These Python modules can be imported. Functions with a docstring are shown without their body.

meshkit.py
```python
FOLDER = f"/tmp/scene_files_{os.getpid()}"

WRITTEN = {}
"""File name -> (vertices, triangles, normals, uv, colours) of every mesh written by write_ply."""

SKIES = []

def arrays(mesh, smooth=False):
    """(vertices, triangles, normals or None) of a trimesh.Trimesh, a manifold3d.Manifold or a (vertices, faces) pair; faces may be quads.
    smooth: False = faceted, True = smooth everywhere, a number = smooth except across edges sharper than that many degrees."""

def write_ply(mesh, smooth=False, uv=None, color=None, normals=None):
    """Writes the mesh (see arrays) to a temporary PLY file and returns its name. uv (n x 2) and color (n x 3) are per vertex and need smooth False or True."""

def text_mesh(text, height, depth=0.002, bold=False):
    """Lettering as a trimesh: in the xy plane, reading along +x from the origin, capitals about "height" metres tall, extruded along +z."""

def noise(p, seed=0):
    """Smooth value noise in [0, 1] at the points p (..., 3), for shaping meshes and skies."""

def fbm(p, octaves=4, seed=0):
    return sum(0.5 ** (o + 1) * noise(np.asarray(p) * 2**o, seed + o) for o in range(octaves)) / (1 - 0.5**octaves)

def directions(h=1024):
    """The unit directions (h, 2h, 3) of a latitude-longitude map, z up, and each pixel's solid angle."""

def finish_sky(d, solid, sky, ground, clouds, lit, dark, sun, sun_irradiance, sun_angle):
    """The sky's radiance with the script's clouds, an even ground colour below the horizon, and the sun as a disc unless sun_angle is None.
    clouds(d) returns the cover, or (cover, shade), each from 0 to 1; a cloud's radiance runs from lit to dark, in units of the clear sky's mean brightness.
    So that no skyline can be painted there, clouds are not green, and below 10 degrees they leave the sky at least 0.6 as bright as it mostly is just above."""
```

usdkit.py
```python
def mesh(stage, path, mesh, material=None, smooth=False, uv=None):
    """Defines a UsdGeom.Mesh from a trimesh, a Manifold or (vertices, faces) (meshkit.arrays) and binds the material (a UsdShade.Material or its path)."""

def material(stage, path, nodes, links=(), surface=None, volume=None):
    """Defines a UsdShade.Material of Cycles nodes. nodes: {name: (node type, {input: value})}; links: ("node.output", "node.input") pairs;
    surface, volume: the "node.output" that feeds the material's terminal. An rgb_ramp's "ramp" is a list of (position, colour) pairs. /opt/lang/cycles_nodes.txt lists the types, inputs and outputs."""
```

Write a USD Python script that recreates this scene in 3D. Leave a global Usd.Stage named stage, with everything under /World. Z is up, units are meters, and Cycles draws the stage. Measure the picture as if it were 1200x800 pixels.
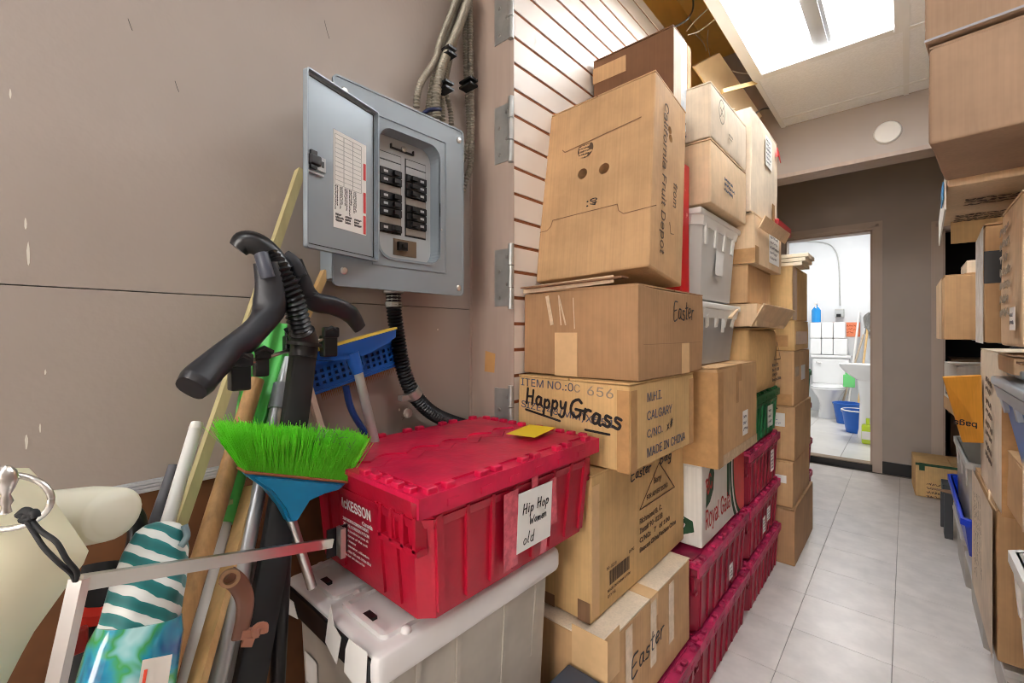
import math, random
import numpy as np
import trimesh
import manifold3d as m3
import usdkit, meshkit
from shapely.geometry import Polygon, LineString, box as sbox, Point
from shapely.ops import unary_union
from pxr import Usd, UsdGeom, UsdLux, Gf, Sdf, UsdShade

random.seed(7)
RNG = np.random.default_rng(7)
stage = Usd.Stage.CreateInMemory()
UsdGeom.SetStageUpAxis(stage, UsdGeom.Tokens.z)
UsdGeom.SetStageMetersPerUnit(stage, 1.0)
UsdGeom.Xform.Define(stage, '/World')
UsdGeom.Scope.Define(stage, '/World/Looks')

# ------------------------------------------------------------------ camera, light, exposure
F, VX, HY, EYE = 520.0, 1062.0, 390.0, 1.18
YAW = math.atan((VX - 600) / F)
CY, SY = math.cos(YAW), math.sin(YAW)
EXPOSURE = 0.32
TUBE = 38.0            # the ceiling light in view
TUBE_UNSEEN = 9.0       # unseen ceiling lights out of view, placed to light the room
BATH = 90.0  # unseen washroom lamp, out of view, placed to brighten the washroom
REAR_LIGHT = 24.0              # unseen cool light behind the camera, placed to brighten faces towards it
cam = UsdGeom.Camera.Define(stage, '/World/camera')
cam.CreateHorizontalApertureAttr(36.0)
cam.CreateVerticalApertureAttr(24.0)
cam.CreateFocalLengthAttr(36.0 * F / 1200)
cam.CreateVerticalApertureOffsetAttr(-(400 - HY) * 36.0 / 1200)
cam.CreateClippingRangeAttr(Gf.Vec2f(0.02, 100))
cam.CreateExposureAttr(EXPOSURE)
cam.AddTransformOp().Set(Gf.Matrix4d(CY, SY, 0, 0, 0, 0, 1, 0, SY, -CY, 0, 0, 0, 0, EYE, 1))


def at(px, py, x=None, y=None, z=None, d=None):
    """A point of the place that lies on the plane x, y or z = const, or at depth d."""
    a, b = (px - 600) / F, (HY - py) / F
    r = np.array([a * CY - SY, a * SY + CY, b])
    t = x / r[0] if x is not None else y / r[1] if y is not None else (z - EYE) / r[2] if z is not None else d
    return r * t + np.array([0, 0, EYE])


# unseen light at the rear wall, out of view, brightens camera-facing sides (its frame is built with the setting); the ceiling lights are built further down
rear_light = UsdLux.RectLight.Define(stage, '/World/window_daylight')
rear_light.CreateWidthAttr(1.7); rear_light.CreateHeightAttr(1.5); rear_light.CreateIntensityAttr(REAR_LIGHT); rear_light.CreateColorAttr(Gf.Vec3f(.84, .93, 1.0))
rear_light.AddTranslateOp().Set(Gf.Vec3d(.05, -3.17, 1.55)); rear_light.AddRotateXYZOp().Set(Gf.Vec3f(90, 0, 180))

# ------------------------------------------------------------------ naming helpers
used, origin = {}, {}


def fresh(name, parent):
    k = f'{parent}/{name}'
    n = used.get(k, -1) + 1
    used[k] = n
    return k if n == 0 else f'{k}_{n:03d}'


def keys(prim, label=None, cat=None, group=None, kind=None):
    for k, v in (('label', label), ('category', cat), ('group', group), ('kind', kind)):
        if v:
            prim.SetCustomDataByKey(k, v)


def T(name, label=None, cat=None, loc=(0, 0, 0), rot=(0, 0, 0), group=None, kind=None):
    p = fresh(name, '/World')
    x = UsdGeom.Xform.Define(stage, p)
    x.AddTranslateOp().Set(Gf.Vec3d(*map(float, loc)))
    if any(rot):
        x.AddRotateXYZOp().Set(Gf.Vec3f(*map(float, rot)))
    keys(x.GetPrim(), label, cat, group, kind)
    origin[p] = np.array(loc, float)
    return p


def part(name, mesh, mat, parent, smooth=False, label=None, kind=None, world=False):
    """A mesh below its thing (local coordinates, or world ones moved to the thing's base)."""
    p = fresh(name, parent)
    if world:
        mesh = mesh.copy()
        top = '/'.join(parent.split('/')[:3])
        mesh.apply_translation(-origin[top])
    m = usdkit.mesh(stage, p, mesh, mat, smooth=smooth)
    keys(m.GetPrim(), label, None, None, kind)
    return p


def solo(name, mesh, mat, label=None, cat=None, group=None, kind=None, smooth=False):
    p = fresh(name, '/World')
    base = np.array([*mesh.bounds.mean(0)[:2], mesh.bounds[0][2]])
    mesh = mesh.copy(); mesh.apply_translation(-base)
    m = usdkit.mesh(stage, p, mesh, mat, smooth=smooth)
    UsdGeom.Xformable(m).AddTranslateOp().Set(Gf.Vec3d(*map(float, base)))
    keys(m.GetPrim(), label, cat, group, kind)
    origin[p] = base
    return p


# ------------------------------------------------------------------ materials
mats = {}


def lin(c):
    c = np.array(c, float) / 255
    return tuple(np.where(c < 0.04045, c / 12.92, ((c + 0.055) / 1.055) ** 2.4))


def M(name, col=None, rough=0.6, metal=0.0, var=0.0, scale=6.0, stretch=(1, 1, 1), bump=0.0, bscale=60.0, bstretch=(1, 1, 1), spec=0.5, emit=None, strength=0, translucent=0.0, col2=None, lo=.35, hi=.65, detail=4, coat=0, rand=0.0):
    if name in mats:
        return mats[name]
    c = np.array(lin(col))
    n = {'p': ('principled_bsdf', {'base_color': tuple(c), 'roughness': rough, 'metallic': metal, 'specular_ior_level': spec, 'coat_weight': coat})}
    L = []
    if var or col2 is not None or bump:
        n['tc'] = ('texture_coordinate', {})
    if var or col2 is not None:
        a = np.array(lin(col2)) if col2 is not None else c * (1 - var)
        b = c if col2 is not None else np.minimum(c * (1 + var), 1)
        n['m'] = ('mapping', {'scale': stretch})
        n['n'] = ('noise_texture', {'scale': scale, 'detail': detail, 'roughness': .6})
        n['r'] = ('rgb_ramp', {'ramp': [(0, a), (lo, a), (hi, b), (1, b)]})
        L += [('tc.object', 'm.vector'), ('m.vector', 'n.vector'), ('n.fac', 'r.fac')]
        src = 'r.color'
        if rand:
            n['oi'] = ('object_info', {})
            n['mr'] = ('map_range', {'from_min': 0, 'from_max': 1, 'to_min': 1 - rand, 'to_max': 1 + rand})
            n['hs'] = ('hsv', {})
            L += [('oi.random', 'mr.value'), ('mr.result', 'hs.value'), (src, 'hs.color')]
            src = 'hs.color'
        L.append((src, 'p.base_color'))
    if bump:
        n['bm'] = ('mapping', {'scale': bstretch})
        n['bn'] = ('noise_texture', {'scale': bscale, 'detail': 3})
        n['b'] = ('bump', {'strength': bump, 'distance': 0.01})
        L += [('tc.object', 'bm.vector'), ('bm.vector', 'bn.vector'), ('bn.fac', 'b.height'), ('b.normal', 'p.normal')]
    out = 'p.BSDF'
    if emit is not None:
        n['p'][1]['emission_color'] = emit
        n['p'][1]['emission_strength'] = strength
    if translucent:
        n['t'] = ('translucent_bsdf', {'color': tuple(c)})
        n['x'] = ('mix_closure', {'fac': translucent})
        L += [('p.BSDF', 'x.closure1'), ('t.BSDF', 'x.closure2')]
        out = 'x.closure'
    mats[name] = usdkit.material(stage, '/World/Looks/' + name, n, L, surface=out)
    return mats[name]


def card(name, col, var=.16):
    if name in mats:
        return mats[name]
    c = np.array(lin(col))
    n = {'tc': ('texture_coordinate', {}),
         'm1': ('mapping', {'scale': (1, 1, 1)}), 'n1': ('noise_texture', {'scale': 5, 'detail': 5, 'roughness': .65}),
         'r1': ('rgb_ramp', {'ramp': [(0, c * (1 - var)), (.35, c * (1 - var)), (.65, np.minimum(1, c * (1 + var * .6))), (1, np.minimum(1, c * (1 + var * .6)))]}),
         'm2': ('mapping', {'scale': (170, 170, 3)}), 'n2': ('noise_texture', {'scale': 1, 'detail': 2}),
         'r2': ('rgb_ramp', {'ramp': [(0, (.84, .84, .84)), (.4, (.93, .93, .93)), (.6, (1, 1, 1)), (1, (1.0, 1.0, 1.0))]}),
         'mx': ('mix_color', {'blend_type': 'multiply', 'fac': 1.0}),
         'b': ('bump', {'strength': .12, 'distance': .004}),
         'p': ('principled_bsdf', {'roughness': .72, 'specular_ior_level': .3})}
    L = [('tc.object', 'm1.vector'), ('m1.vector', 'n1.vector'), ('n1.fac', 'r1.fac'), ('tc.object', 'm2.vector'), ('m2.vector', 'n2.vector'), ('n2.fac', 'r2.fac'),
         ('r1.color', 'mx.a'), ('r2.color', 'mx.b'), ('mx.result', 'p.base_color'), ('n2.fac', 'b.height'), ('b.normal', 'p.normal')]
    mats[name] = usdkit.material(stage, '/World/Looks/' + name, n, L, surface='p.BSDF')
    return mats[name]


C_TAN = card('cardboard_tan', (198, 158, 114))
C_MID = card('cardboard_mid', (176, 136, 98))
C_DARK = card('cardboard_dark', (142, 108, 80))
C_GREYB = card('cardboard_greyish', (166, 136, 110))
C_UMBER = card('cardboard_umber', (120, 84, 58))
C_PALE = card('cardboard_pale', (224, 194, 158))
C_YEL = card('cardboard_yellow', (212, 174, 120))
C_CREAM = card('cardboard_cream', (230, 212, 188))
C_WHITE = card('cardboard_white', (228, 224, 216), .05)
C_ORANGE = card('cardboard_orange', (214, 146, 50), .08)
TAPE = M('packing_tape', (190, 146, 98), .22, spec=.6, var=.1, scale=30)
TAPE_L = M('paper_tape', (216, 178, 130), .6, var=.06, scale=20)
TAPE_C = M('clear_tape', (222, 196, 164), .12, spec=.7, var=.12, scale=40)
INK = M('marker_ink', (28, 24, 24), .5)
INK_BLUE = M('stencil_ink', (82, 84, 100), .7)
INK_FADE = M('faded_stencil_ink', (150, 135, 115), .7)
STICK_INK = M('sticker_print', (120, 116, 120), .7)
INK_RED = M('red_print', (186, 50, 44), .6)
INK_GREEN = M('green_print', (30, 74, 44), .6)
INK_BROWN = M('brown_print', (92, 70, 50), .7)
PAPER = M('paper', (236, 233, 228), .8, var=.03)
YELLOW_P = M('yellow_paper', (240, 206, 40), .6)
RED_PL = M('crate_red_plastic', (176, 14, 46), .38, var=.14, scale=7, bump=.05, bscale=120, spec=.5)
RED_LID = M('crate_red_lid', (198, 20, 66), .34, var=.22, scale=9, bump=.1, bscale=60, spec=.5)
PLUM_PL = M('crate_plum_plastic', (142, 14, 44), .42, var=.14, scale=7)
PLUM_LID = M('crate_plum_lid', (170, 30, 78), .5, var=.3, scale=14)
GREEN_PL = M('crate_green_plastic', (20, 112, 62), .42, var=.14, scale=7)
MILKY = M('milky_plastic', (226, 222, 216), .35, translucent=.25, var=.05, scale=5)
SMOKE = M('frosted_grey_plastic', (196, 188, 176), .3, translucent=.2, var=.16, scale=6, col2=None)
WHITE_PL = M('white_plastic', (235, 232, 226), .4, var=.03)
GREY_PL = M('grey_lid_plastic', (170, 176, 184), .4, var=.05)
BLUE_PL = M('blue_plastic', (24, 96, 190), .35, var=.05)
COBALT = M('cobalt_plastic', (22, 62, 200), .35, var=.06)
BLACK_PL = M('black_plastic', (22, 23, 26), .3, spec=.5)
BLACK_SAT = M('black_satin_plastic', (34, 36, 42), .42, spec=.5)
DARK_RUB = M('dark_rubber', (30, 31, 33), .65)
WALL = M('taupe_wall_paint', (169, 156, 146), .5, var=.05, scale=1.6, bump=.05, bscale=90)
WALL_W = M('white_wall_paint', (224, 226, 228), .5, var=.02)
POST = M('taupe_wood_paint', (176, 156, 142), .55, var=.06, scale=3, stretch=(6, 6, .6), bump=.06, bscale=30, bstretch=(3, 3, .2))
HARDB = M('brown_hardboard', (112, 70, 38), .75, var=.2, scale=8)
CEIL = M('ceiling_tile', (246, 247, 250), .8, var=.04, scale=90, bump=.15, bscale=160)
OCHRE = M('ochre_deck', (236, 190, 104), .7, var=.12, scale=2)
WHITE_METAL = M('white_enamel', (240, 240, 240), .35)
STEEL = M('galvanized_steel', (176, 176, 172), .38, metal=.6, var=.1, scale=20)
CHROME = M('chrome', (226, 224, 220), .28, metal=1.0, var=.05, scale=12)
PANEL = M('panel_grey_enamel', (146, 156, 163), .36, metal=.15, spec=.6, var=.04, scale=3)
PANEL_IN = M('panel_inner_enamel', (186, 188, 188), .5, var=.03)
BLACK_TRIM = M('black_vinyl_base', (26, 26, 28), .5)
DARKVOID = M('unlit_dark', (22, 18, 18), .8)  # near-black colour stands for the darkness of the unlit store room


# ------------------------------------------------------------------ mesh helpers
def B(cx, cy, cz, sx, sy, sz):
    m = trimesh.creation.box((sx, sy, sz)); m.apply_translation((cx, cy, cz)); return m


def BB(x0, x1, y0, y1, z0, z1):
    return B((x0 + x1) / 2, (y0 + y1) / 2, (z0 + z1) / 2, x1 - x0, y1 - y0, z1 - z0)


def cat(*ms):
    l = []
    for m in ms:
        l += m if isinstance(m, (list, tuple)) else [m]
    return trimesh.util.concatenate(l)


def rbox(w, d, h, r=.005, n=3, jitter=0.0, bulge=0.0, seed=0):
    """Rounded box, base centre at the origin, with n spans per axis, pressed unevenly by jitter."""
    def axis(a):
        k = np.linspace(-a + r, a - r, n + 1)
        return np.concatenate([[-a, -a + r * .3], k, [a - r * .3, a]])
    X, Y, Z = axis(w / 2), axis(d / 2), axis(h / 2)
    V, Fc, idx = [], [], {}

    def vid(i, j, k):
        if (i, j, k) not in idx:
            idx[(i, j, k)] = len(V); V.append((X[i], Y[j], Z[k]))
        return idx[(i, j, k)]
    N = len(X) - 1
    for a in range(N):
        for b in range(N):
            for (q, flip) in (((lambda u, v: (u, v, 0)), 1), ((lambda u, v: (u, v, N)), 0), ((lambda u, v: (u, 0, v)), 0), ((lambda u, v: (u, N, v)), 1), ((lambda u, v: (0, u, v)), 1), ((lambda u, v: (N, u, v)), 0)):
                f = [vid(*q(a, b)), vid(*q(a + 1, b)), vid(*q(a + 1, b + 1)), vid(*q(a, b + 1))]
                Fc.append(f[::-1] if flip else f)
    V = np.array(V)
    half = np.array([w / 2, d / 2, h / 2])
    inner = np.clip(V, -(half - r), half - r)
    off = V - inner
    ln = np.linalg.norm(off, axis=1, keepdims=True)
    V = inner + np.where(ln > 0, off / np.maximum(ln, 1e-9) * r, 0)
    if bulge:
        t = 1 - (V / half) ** 2
        V = V + np.sign(V) * (np.abs(V) > half * .93) * bulge * np.clip(np.stack([t[:, 1] * t[:, 2], t[:, 0] * t[:, 2], t[:, 0] * t[:, 1] * 0], 1), 0, 1)
    if jitter:
        q = V * 7 + seed * 3.7
        dsp = np.stack([meshkit.noise(q, seed), meshkit.noise(q + 31, seed), meshkit.noise(q + 57, seed)], 1) - .5
        V = V * 1.0 + dsp * 2 * jitter
        V = np.clip(V, -half, half) if not bulge else V
    V[:, 2] += h / 2
    Fc = np.array(Fc)
    return trimesh.Trimesh(V, np.vstack([Fc[:, [0, 1, 2]], Fc[:, [0, 2, 3]]]), process=False)


def frustum(w0, d0, w1, d1, z0, z1, c=None):
    """Closed tapered tub with slightly cut corners."""
    def ring(w, d, z):
        k = c if c is not None else min(w, d) * .06
        a, b = w / 2, d / 2
        return [(a - k, -b, z), (a, -b + k, z), (a, b - k, z), (a - k, b, z), (-a + k, b, z), (-a, b - k, z), (-a, -b + k, z), (-a + k, -b, z)]
    return loft([ring(w0, d0, z0), ring(w1, d1, z1)])


def loft(rings, cap=True, closed=True):
    n = len(rings[0]); V = np.array([p for r in rings for p in r], float); Fc = []
    for i in range(len(rings) - 1):
        for j in range(n if closed else n - 1):
            a, b = i * n + j, i * n + (j + 1) % n
            Fc += [(a, b, b + n), (a, b + n, a + n)]
    if cap and closed:
        V = np.vstack([V, V[:n].mean(0), V[-n:].mean(0)])
        k = (len(rings) - 1) * n
        for j in range(n):
            Fc += [(len(V) - 2, (j + 1) % n, j), (len(V) - 1, k + j, k + (j + 1) % n)]
    m = trimesh.Trimesh(V, np.array(Fc), process=False)
    return m


def spline(P, n=8):
    P = np.array(P, float)
    if len(P) < 3:
        return np.array([P[0] + (P[-1] - P[0]) * t for t in np.linspace(0, 1, n + 1)])
    Q = np.vstack([2 * P[0] - P[1], P, 2 * P[-1] - P[-2]]); out = []
    for i in range(1, len(Q) - 2):
        a, b, c, d = Q[i - 1:i + 3]
        for t in np.linspace(0, 1, n, endpoint=False):
            out.append(.5 * ((2 * b) + (c - a) * t + (2 * a - 5 * b + 4 * c - d) * t * t + (3 * b - a - 3 * c + d) * t ** 3))
    out.append(P[-1])
    return np.array(out)


def sweep(P, ra, rb=None, n=10, up=None, power=2.0):
    """Tube along P; ra, rb: radii along the side and the up direction (numbers or one per point)."""
    P = np.array(P, float); k = len(P)
    ra = np.broadcast_to(ra, k); rb = ra if rb is None else np.broadcast_to(rb, k)
    t = np.gradient(P, axis=0); t /= np.linalg.norm(t, axis=1, keepdims=True)
    u = np.array(up if up is not None else ([0, 0, 1] if abs(t[0][2]) < .9 else [1, 0, 0]), float)
    rings = []
    for i in range(k):
        u = u - t[i] * (u @ t[i]); u /= np.linalg.norm(u)
        s = np.cross(t[i], u)
        R = []
        for a in np.linspace(0, 2 * np.pi, n, endpoint=False):
            ca, sa = np.cos(a), np.sin(a)
            e = 2 / power
            R.append(P[i] + s * ra[i] * np.sign(ca) * abs(ca) ** e + u * rb[i] * np.sign(sa) * abs(sa) ** e)
        rings.append(R)
        if up is not None:
            u = np.array(up, float)
    return loft(rings)


def rod(a, b, r, n=12):
    return sweep([a, b], r, n=n)


def bar(a, b, w, h, up=(0, 0, 1)):
    """A straight bar of rectangular section."""
    a, b = np.array(a, float), np.array(b, float)
    t = (b - a) / np.linalg.norm(b - a); u = np.array(up, float); u -= t * (u @ t); u /= np.linalg.norm(u); s = np.cross(t, u)
    rings = [[p + s * w / 2 * i + u * h / 2 * j for i, j in ((1, -1), (1, 1), (-1, 1), (-1, -1))] for p in (a, b)]
    return loft(rings)


def corrugated(P, r, pitch, amp, n=10):
    P = np.array(P); L = np.concatenate([[0], np.cumsum(np.linalg.norm(np.diff(P, axis=0), axis=1))])
    k = int(L[-1] / pitch * 4) + 2
    s = np.linspace(0, L[-1], k)
    Q = np.stack([np.interp(s, L, P[:, i]) for i in range(3)], 1)
    return sweep(Q, r + amp * np.sin(np.arange(k) * np.pi / 2), n=n)


def lathe(prof, n=24):
    return loft([[(r * np.cos(a), r * np.sin(a), z) for a in np.linspace(0, 2 * np.pi, n, endpoint=False)] for r, z in prof])


def ext(poly, t):
    gs = getattr(poly, 'geoms', [poly])
    return cat([trimesh.creation.extrude_polygon(g, t, engine='earcut') for g in gs if g.area > 0])


def diff(a, *bs):
    def mf(t):
        return m3.Manifold(m3.Mesh(np.array(t.vertices, np.float32), np.array(t.faces, np.uint32)))
    a.merge_vertices()
    r = mf(a)
    for b in bs:
        b.merge_vertices(); r = r - mf(b)
    o = r.to_mesh()
    return trimesh.Trimesh(o.vert_properties[:, :3], o.tri_verts, process=False)


def frame(o, u, v):
    """Matrix that takes the xy plane to the plane at o spanned by u (right) and v (up)."""
    u, v = np.array(u, float), np.array(v, float)
    u /= np.linalg.norm(u); n = np.cross(u, v); n /= np.linalg.norm(n); v = np.cross(n, u)
    m = np.eye(4); m[:3, 0], m[:3, 1], m[:3, 2], m[:3, 3] = u, v, n, o
    return m


def moved(m, X):
    m = m.copy(); m.apply_transform(X); return m


# ------------------------------------------------------------------ handwriting: single strokes
ST = {
 'E': (.6, [[(.55, 1), (.05, .95), (.02, 0), (.55, .04)], [(.03, .5), (.42, .55)]]),
 'a': (.55, [[(.45, .5), (.2, .56), (.05, .3), (.15, .02), (.38, .12), (.45, .52), (.45, .1), (.55, 0)]]),
 's': (.45, [[(.42, .5), (.15, .55), (.12, .36), (.4, .22), (.32, 0), (.02, .06)]]),
 't': (.4, [[(.2, .95), (.16, .1), (.34, 0)], [(0, .62), (.42, .66)]]),
 'e': (.48, [[(.05, .28), (.42, .34), (.36, .55), (.12, .5), (.05, .2), (.22, 0), (.48, .1)]]),
 'r': (.42, [[(.08, .55), (.08, 0)], [(.08, .36), (.22, .54), (.42, .52)]]),
 'H': (.65, [[(.05, 1), (.04, 0)], [(.52, .95), (.5, 0)], [(.05, .48), (.5, .52)]]),
 'p': (.5, [[(.08, .55), (.06, -.42)], [(.08, .4), (.3, .56), (.45, .34), (.32, .05), (.08, .1)]]),
 'y': (.5, [[(.05, .55), (.12, .18), (.36, .2), (.45, .55), (.4, -.2), (.22, -.42), (.02, -.3)]]),
 'G': (.75, [[(.66, .86), (.42, 1), (.1, .75), (.06, .3), (.36, .02), (.66, .18), (.68, .44)], [(.36, .44), (.86, .46)]]),
 'B': (.55, [[(.06, 1), (.05, 0), (.42, .1), (.44, .38), (.1, .52), (.4, .62), (.38, .92), (.06, 1)]]),
 'g': (.5, [[(.42, .5), (.15, .54), (.06, .26), (.2, .06), (.42, .2), (.43, .52), (.38, -.3), (.08, -.35)]]),
 'W': (.8, [[(.02, .9), (.18, 0), (.38, .6), (.56, 0), (.78, .95)]]),
 'o': (.48, [[(.24, .55), (.05, .32), (.16, .02), (.4, .14), (.42, .42), (.24, .55)]]),
 'm': (.7, [[(.05, .55), (.05, 0), (.08, .35), (.24, .54), (.32, .05), (.36, .38), (.54, .54), (.62, 0)]]),
 'n': (.5, [[(.05, .55), (.05, 0), (.08, .36), (.3, .54), (.42, 0)]]),
 'l': (.25, [[(.14, 1), (.06, .1), (.2, 0)]]), 'd': (.5, [[(.4, .5), (.14, .52), (.06, .2), (.24, .02), (.42, .2), (.46, 1), (.44, 0)]]),
 'i': (.25, [[(.1, .55), (.1, 0)], [(.1, .78), (.12, .82)]]), ' ': (.35, []), 'x': (.5, [[(.05, .5), (.4, 0)], [(.4, .55), (.02, 0)]]),
 'b': (.5, [[(.08, 1), (.07, 0)], [(.08, .4), (.3, .56), (.44, .3), (.3, .03), (.07, .1)]]),
 'h': (.5, [[(.08, 1), (.06, 0), (.1, .36), (.3, .54), (.42, 0)]]), '#': (.5, [[(.1, 0), (.3, .7)], [(.3, 0), (.5, .7)], [(.05, .25), (.5, .3)], [(.1, .48), (.55, .52)]]),
}


def hand(text, h, pen=.09, slant=.12, drop=0.0, tight=1.0):
    x, L = 0, []
    for i, ch in enumerate(text):
        w, strokes = ST[ch]
        for s in strokes:
            p = spline(s, 5)
            p = np.stack([x + p[:, 0] + slant * p[:, 1], p[:, 1] + .05 * math.sin(i * 2.1) - drop * x], 1) * h
            L.append(LineString(p).buffer(pen * h / 2, resolution=2))
        x += (w + .12) * tight
    return ext(unary_union(L).simplify(h * .012), .0005)


def ink_lines(lines, pen):
    return ext(unary_union([LineString(l).buffer(pen / 2, resolution=2) for l in lines]), .0005)


def text(t, h, bold=False, sx=1.0):
    m = meshkit.text_mesh(t, h, .0005, bold)
    if sx != 1:
        m.apply_scale((sx, 1, 1))
    return m


def barcode(w, h, seed=1):
    r = random.Random(seed); x, o = 0, []
    while x < w - .003:
        b = r.choice([.0012, .0022, .0034]); o.append(sbox(x, 0, min(x + b, w), h)); x += b + r.choice([.0014, .0026])
    return ext(unary_union(o), .0005)


def scrawl(w, lines, lh, seed=0, pen=.003):
    """Illegible small handwriting or print: wavy lines."""
    r = random.Random(seed); o = []
    for i in range(lines):
        x, y = 0, -i * lh
        end = w * r.uniform(.6, 1)
        while x < end:
            k = r.uniform(.06, .16) * w
            p = [(x + k * t, y + lh * .3 * math.sin(t * 9 + r.random() * 6) * r.uniform(.5, 1)) for t in np.linspace(0, 1, 7)]
            o.append(LineString(p).buffer(pen / 2, resolution=1)); x += k + .03 * w
    return ext(unary_union(o), .0005)


def fit(mesh, w=None, h=None):
    """Scales flat lettering to a width and, if given, a height; puts its lower left corner at the origin."""
    mesh = mesh.copy(); b = mesh.bounds
    mesh.apply_translation((-b[0][0], -b[0][1], 0))
    e = b[1] - b[0]
    sx = w / e[0] if w else h / e[1]
    sy = h / e[1] if h else sx
    mesh.apply_scale((sx, sy, 1)); return mesh


# ------------------------------------------------------------------ cartons
class Box:
    def __init__(s, path, w, d, h):
        s.path, s.w, s.d, s.h, s.out = path, w, d, h, 0.0

    def place(s, face, u, v, ang=0, lift=.0012):
        w, d, h = s.w / 2, s.d / 2, s.h
        lift += s.out if face != 'top' else 0
        o, r, up, n = {'front': ((-w, -d, 0), (1, 0, 0), (0, 0, 1), (0, -1, 0)), 'right': ((w, -d, 0), (0, 1, 0), (0, 0, 1), (1, 0, 0)),
                       'left': ((-w, d, 0), (0, -1, 0), (0, 0, 1), (-1, 0, 0)), 'top': ((-w, -d, h), (1, 0, 0), (0, 1, 0), (0, 0, 1)), 'under': ((-w, d, 0), (1, 0, 0), (0, -1, 0), (0, 0, -1))}[face]
        o, r, up, n = map(lambda q: np.array(q, float), (o, r, up, n))
        c, k = math.cos(math.radians(ang)), math.sin(math.radians(ang))
        return frame(o + r * u + up * v + n * lift, r * c + up * k, up * c - r * k)

    def put(s, face, u, v, mesh, mat, name='printed_text', ang=0, lift=.0012, label=None):
        return part(name, moved(mesh, s.place(face, u, v, ang, lift)), mat, s.path, label=label)

    def strip(s, face, u, v, w, h, mat=None, name='tape', ang=0, lift=.0008, label=None):
        p = sbox(0, 0, w, h)
        return s.put(face, u, v, ext(p, .0006), mat or TAPE, name, ang, lift, label)

    def sticker(s, face, u, v, w, h, mat=None, rows=4, name='sticker', ang=0, seed=1, label=None, ink=None, lift=.001):
        p = s.put(face, u, v, ext(sbox(0, 0, w, h), .0006), mat or PAPER, name, ang, lift, label)
        if rows:
            X = s.place(face, u, v, ang, lift + .0007)
            t = scrawl(w * .8, rows, h / (rows + 1), seed, min(w, h) * .016); t.apply_translation((w * .1, h - h / (rows + 1), 0))
            part('printed_text', moved(t, X), ink or STICK_INK, p)
        return p


SEED = [0]


def carton(label, x0, x1, y0, y1, z0, z1, mat, rz=0, rx=0, ry=0, tape=TAPE, axis='y', cut=None, name='carton', catg='cardboard box', jit=.0022, bulge=0.0, r=.006, closed=True, n=4, group=None, flapmat=None):
    w, d, h = x1 - x0, y1 - y0, z1 - z0
    SEED[0] += 1
    p = T(name, label, catg, ((x0 + x1) / 2, (y0 + y1) / 2, z0), (rx, ry, rz), group)
    b = Box(p, w, d, h)
    b.out = (bulge * .85 + jit * .6) if bulge else 0.0
    body = rbox(w, d, h - (.004 if closed else 0), r, n, jit, bulge, SEED[0])
    if cut:
        body = diff(body, *cut)
    part('body', body, mat, p, smooth=30 if not cut else False)
    if closed:
        for s in (-1, 1):
            if axis == 'y':
                f = B(s * (w / 4 + .0008), 0, h - .002, w / 2 - .003, d - .002, .004)
            else:
                f = B(0, s * (d / 4 + .0008), h - .002, w - .002, d / 2 - .003, .004)
            part('flap', f, flapmat or mat, p)
        if tape:
            tw = .048
            if axis == 'y':
                part('tape', B(0, 0, h + .0004, tw, d + .002, .0006), tape, p)
                for s in (-1, 1):
                    part('tape', B(0, s * (d / 2 + .0008), h - .03, tw, .0006, .062), tape, p)
            else:
                part('tape', B(0, 0, h + .0004, w + .002, tw, .0006), tape, p)
                for s in (-1, 1):
                    part('tape', B(s * (w / 2 + .0008), 0, h - .03, .0006, tw, .062), tape, p)
    return b


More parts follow.
